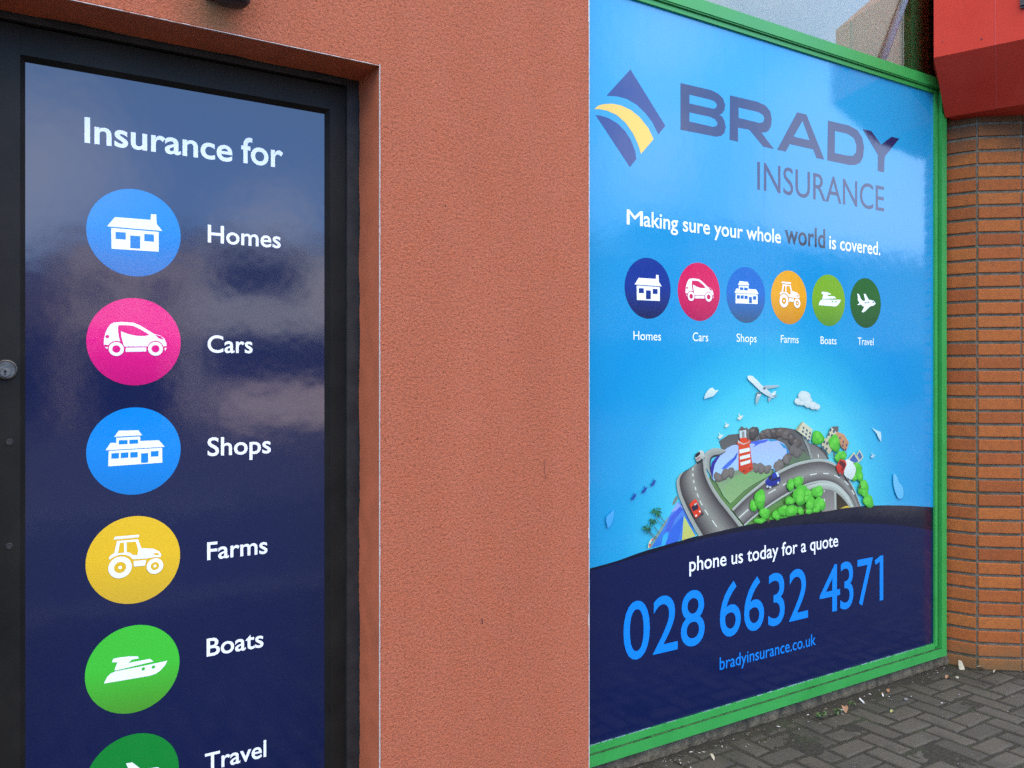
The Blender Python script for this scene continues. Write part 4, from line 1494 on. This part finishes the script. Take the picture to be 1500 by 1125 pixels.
for z0, z1, d in ((3.335, 3.40, .012), (3.345, 3.39, .022)):
    e0, e1 = A + dirf * .382, A + dirf * .43
    mb.loft([[(e0.x + nrm2.x * .0005, e0.y + nrm2.y * .0005, z), (e1.x + nrm2.x * .0005, e1.y + nrm2.y * .0005, z), (e1.x + nrm2.x * d, e1.y + nrm2.y * d, z), (e0.x + nrm2.x * d, e0.y + nrm2.y * d, z)] for z in (z0, z1)])
mb.build('body', M['dark_steel'], clip)
mb = MB()
e0 = A + dirf * .406
mb.tube((e0.x + nrm2.x * .012, e0.y + nrm2.y * .012, 3.38), (e0.x + nrm2.x * .012, e0.y + nrm2.y * .012, 3.61), .005, n=10)
mb.build('cable', M['gap'], clip)
# neck between column and fascia soffit
mb = MB()
mb.loft([[(ccx + .40 * math.cos(a), ccy + .40 * math.sin(a), z) for a in [math.radians(-115 + 30 * k) for k in range(12)]] for z in (cr_ * ncourse - .3, 3.3)])
mb.build('soffit_packing', M['mortar'], fas)

# ------------------------------------------------------------------ lamp over the door
lx, lz = at(337, 9, -.06)
lamp = thing('wall_lamp', 'black wall lamp fixed above the door head, only its rounded foot in view', 'lamp', (lx, 0, lz))
mb = MB()
mb.box(lx - .055, lx + .055, -.014, -.0005, lz + .03, lz + .28)
mb.build('backplate', M['lamp_black'], lamp)
mb = MB()
mb.loft([[(lx + r * math.cos(a), -.075 + r * .9 * math.sin(a), z) for a in [2 * math.pi * k / 28 for k in range(28)]]
         for r, z in ((.03, lz + .001), (.042, lz + .003), (.05, lz + .012), (.053, lz + .03), (.056, lz + .2), (.05, lz + .215), (.02, lz + .23))])
mb.build('housing', M['lamp_black'], lamp, smooth=True, fix=True)
mb = MB()
mb.tube((lx, -.03, lz + .12), (lx, -.004, lz + .12), .02)
mb.build('bracket', M['lamp_black'], lamp)

# ------------------------------------------------------------------ bits lying on the pavement
M['leaf_brown'] = plain('dead_leaf', (.30, .15, .075), .8, .3, 60)
M['leaf_pale'] = plain('bleached_leaf', (.40, .36, .25), .8, .25, 60)
M['leaf_yellow'] = plain('yellowed_leaf', (.32, .30, .10), .7, .3, 60)
M['leaf_green'] = plain('weed_leaf', (.07, .14, .03), .6, .35, 60)
M['butt'] = plain('cigarette_paper', (.74, .72, .66), .8, .1, 80)
M['filter'] = plain('cigarette_filter', (.52, .30, .12), .8, .2, 80)
M['grit'] = plain('pale_grit', (.40, .37, .32), .9, .5, 200)
M['stone'] = plain('small_stone', (.17, .16, .15), .9, .3, 120, bump=.4)


def leaf_mesh(mb, c, L, w, heading, lift, curl, roll=0.0):
    d = Vector((math.cos(heading), math.sin(heading), 0))
    s_ = Vector((-d.y, d.x, 0))
    n = 8
    pts = []
    for k in range(n + 1):
        t = k / n
        half = w * math.sin(math.pi * min(1, t * .92 + .06)) ** .8 * (1 + .16 * math.sin(9 * t))
        z = lift * t + curl * math.sin(math.pi * t)
        p = Vector(c) + d * (L * (t - .5)) + Vector((0, 0, z + .003))
        pts += [p - s_ * half + Vector((0, 0, abs(half) * (.55 - roll))), p, p + s_ * half + Vector((0, 0, abs(half) * (.55 + roll)))]
    fs = []
    for k in range(n):
        a = k * 3
        fs += [(a, a + 1, a + 4, a + 3), (a + 1, a + 2, a + 5, a + 4)]
    mb.add(pts, fs)


LEAVES = [((1237, 1043), .050, .017, .9, .012, .016, 'leaf_brown', 'curled brown dead leaf against the stained plinth'),
          ((1409, 981), .052, .015, 1.9, .045, .004, 'leaf_pale', 'cream dry leaf standing against the left brick face'),
          ((1437, 983), .048, .011, 2.4, .022, .006, 'leaf_pale', 'straw coloured leaf at the corner joint of the brick column'),
          ((1307, 1044), .036, .008, .2, .003, .004, 'leaf_yellow', 'yellow-green leaf flat on the paving'),
          ((1388, 994), .046, .010, .1, .004, .006, 'leaf_brown', 'thin brown leaf in the corner by the green frame'),
          ((1301, 1014), .034, .010, .7, .008, .005, 'leaf_brown', 'small tan leaf beside the cigarette end'),
          ((1457, 985), .055, .006, .3, .004, .006, 'leaf_pale', 'narrow straw leaf under the column front'),
          ((1043, 1112), .045, .008, 1.2, .012, .006, 'leaf_pale', 'pale leaf scrap nearest the render by the plinth')]
for (px, py), L, w, h, lift, curl, m, lab in LEAVES:
    L, w, lift = L * .85, w * .85, lift * .8
    roll = R.uniform(-.3, .3)
    if 'standing' in lab:                        # leans on the brick, its blade turned to the street
        L, w, h, lift, curl, roll = .028, .021, -.55, .004, .0, 1.5
    x, y = ground_at(px, py)
    mb = MB()
    leaf_mesh(mb, (x, min(y, .075), .001), L, w, h, lift, curl, roll)
    tag(mb.build('dead_leaf', M[m], smooth=True), lab, 'leaf', 'dead leaves on the paving')

for (px, py), h, lab in (((1293, 1019.5), .75, 'white cigarette end lying along the foot of the plinth'), ((1263, 1029), 1.35, 'stubby cigarette end propped upright by the brown leaf')):
    x, y = ground_at(px, py)
    d = Vector((math.cos(h), math.sin(h), 0.02 if h < 1 else .35)).normalized()
    o = Vector((x, min(y, .06), .006))
    t = thing('cigarette_end', lab, 'cigarette end', tuple(o), 'cigarette ends')
    mb = MB()
    mb.tube(o - d * .012, o + d * .010, .0040, .0038, 12)
    mb.build('paper', M['butt'], t)
    mb = MB()
    mb.tube(o + d * .0102, o + d * .019, .0041, .0040, 12)
    mb.build('filter_tip', M['butt'] if h > 1 else M['filter'], t)

for (px, py), n, s_, lab in (((1203, 1052), 16, 1.0, 'green weed sprouting in the gap below the plinth'), ((1226, 1047), 9, .8, 'dark little weed left of the brown leaf'), ((1247, 1036), 7, .7, 'tiny weed right of the brown leaf')):
    x, y = ground_at(px, py)
    mb = MB()
    for k in range(n):
        a = R.uniform(0, 6.28)
        leaf_mesh(mb, (x + R.uniform(-.025, .025) * s_, min(.075, y) + R.uniform(-.018, .008) * s_, .002 + R.uniform(0, .012)), R.uniform(.014, .026) * s_, R.uniform(.004, .007) * s_, a, R.uniform(.004, .016), .004)
    tag(mb.build('weed', M['leaf_green'], smooth=True), lab, 'weed', 'weeds along the plinth')

for (px, py), s_, lab in (((1327, 1026), .012, 'grey pebble on the paving below the plinth'), ((1402, 994), .011, 'pale pebble near the base of the column')):
    x, y = ground_at(px, py)
    mb = MB()
    rg = []
    for q in range(5):
        el = -math.pi / 2 + math.pi * (q + .5) / 5
        rg.append([(x + s_ * math.cos(el) * math.cos(a) * (1 + .15 * math.sin(3 * a)), y + s_ * .8 * math.cos(el) * math.sin(a), .005 + s_ * .6 * math.sin(el)) for a in [2 * math.pi * k / 10 for k in range(10)]])
    mb.loft(rg)
    tag(mb.build('pebble', M['stone'] if px < 1390 else M['leaf_pale'], smooth=True, fix=True), lab, 'pebble', 'pebbles')

mb = MB()
for k in range(900):
    if k < 380:
        x = R.uniform(1.7, 4.7)
        y = .075 - abs(R.gauss(0, .05))
    else:
        x = R.uniform(1.6, 6.5)
        y = R.uniform(-1.6, .06)
    if (x - ccx) ** 2 + (y - ccy) ** 2 < .45 ** 2:
        continue
    s_ = R.uniform(.0012, .0045) if R.random() < .82 else R.uniform(.004, .0085)
    a = R.uniform(0, 6.28)
    e = R.uniform(.35, 1) if R.random() < .7 else .15
    dx, dy = Vector((math.cos(a), math.sin(a), R.uniform(-.2, .2))) * s_ * 1.6, Vector((-math.sin(a), math.cos(a), R.uniform(-.2, .2))) * s_ * e
    o = Vector((x, y, .0035))
    mb.add([o - dx, o - dy, o + dx, o + dy, o + Vector((0, 0, s_ * .5))], [(0, 1, 4), (1, 2, 4), (2, 3, 4), (3, 0, 4)])
t = NT('scattered_grit')
t.color(t.ramp(t.island(), [(0, (.03, .026, .018)), (.5, (.09, .075, .05)), (.75, (.26, .23, .18)), (.9, (.5, .48, .45)), (1, (.75, .74, .72))]))
t.rough(.9)
struct(mb.build('grit', t.m), 'stuff', 'fine grit and flakes scattered over the paving')

# ------------------------------------------------------------------ across the street (seen only in the reflections)
M['pane_far'] = plain('far_window_glass', (.02, .025, .03), .08, .1)
M['slate'] = plain('slate_roof', (.06, .065, .075), .7, .25, 3)
M['shopfront'] = plain('dark_shopfront', (.03, .032, .04), .3, .5, .6)
M['low_wall'] = plain('pinkish_render', (.85, .66, .55), .9, .1, 2)
FAR = [('brown rendered house with a slate roof across the car park', -9, 2.5, -29, 5.2, .4, (.16, .13, .12), 0), ('narrow beige rendered shop across the car park', 2.7, 6.6, -29, 6.2, .3, (.76, .60, .46), 0),
       ('white rendered shop with a dark sign across the car park', 6.8, 14.5, -29, 6.6, .3, (.74, .70, .64), 1), ('long dark slate-hung building across the road', 16, 30, -28, 7.0, 1.8, (.085, .085, .09), 0),
       ('tall grey building across the road', 31, 39, -29, 8.8, 1.6, (.22, .21, .20), 0), ('grey stone building at the far end across the road', 42, 60, -28, 7.8, 2.0, (.12, .12, .125), 0)]
for lab, x0, x1, y, h, rf, c, sg in FAR:
    b = thing('building', lab, 'building', ((x0 + x1) / 2, y - 3, -.1), 'buildings across the road')
    mb = MB()
    mb.box(x0, x1, y - 7, y, -.15, h)
    mb.build('walls', plain('far_wall', c, .9, .1, 1.5), b)
    mb = MB()
    mb.box(x0 + .3, x1 - .3, y - .1, y + .12, -.1, 3.2)
    mb.build('shopfront', M['shopfront'], b)
    if sg:
        mb = MB()
        mb.box(x0 + .7, x0 + 3.9, y - .1, y + .2, 4.7, 6.1)
        mb.build('sign_board', M['shopfront'], b)
    mb = MB()
    ym = y - 3.5
    mb.add([(x0 - .2, y + .25, h), (x1 + .2, y + .25, h), (x1 + .2, ym, h + rf), (x0 - .2, ym, h + rf), (x0 - .2, y - 7.25, h), (x1 + .2, y - 7.25, h)],
           [(0, 1, 2, 3), (3, 2, 5, 4), (0, 3, 4), (1, 5, 2)])
    mb.build('roof', M['slate'], b)
    nw = max(2, int((x1 - x0) // 2.4))
    for s_ in range(2):
        for k in range(nw):
            xc = x0 + (k + .5) * (x1 - x0) / nw
            zc = 4.5 + s_ * 2.6
            if zc + .8 > h or (sg and k < 2):
                continue
            mb = MB()
            mb.box(xc - .5, xc + .5, y - .02, y + .03, zc - .7, zc + .7)
            f = mb.build('window', M['bead'], b)
            mb = MB()
            mb.add([(xc - .42, y + .034, zc - .62), (xc + .42, y + .034, zc - .62), (xc + .42, y + .034, zc + .62), (xc - .42, y + .034, zc + .62)], [(3, 2, 1, 0)])
            mb.build('pane', M['pane_far'], f)
mb = MB()
mb.box(6.9, 14, -26.2, -26, -.12, 1.25)
mb.box(6.85, 14.05, -26.25, -25.95, 1.25, 1.32)
tag(mb.build('low_wall', M['low_wall']), 'low pinkish rendered wall in front of the white shop across the car park', 'wall')
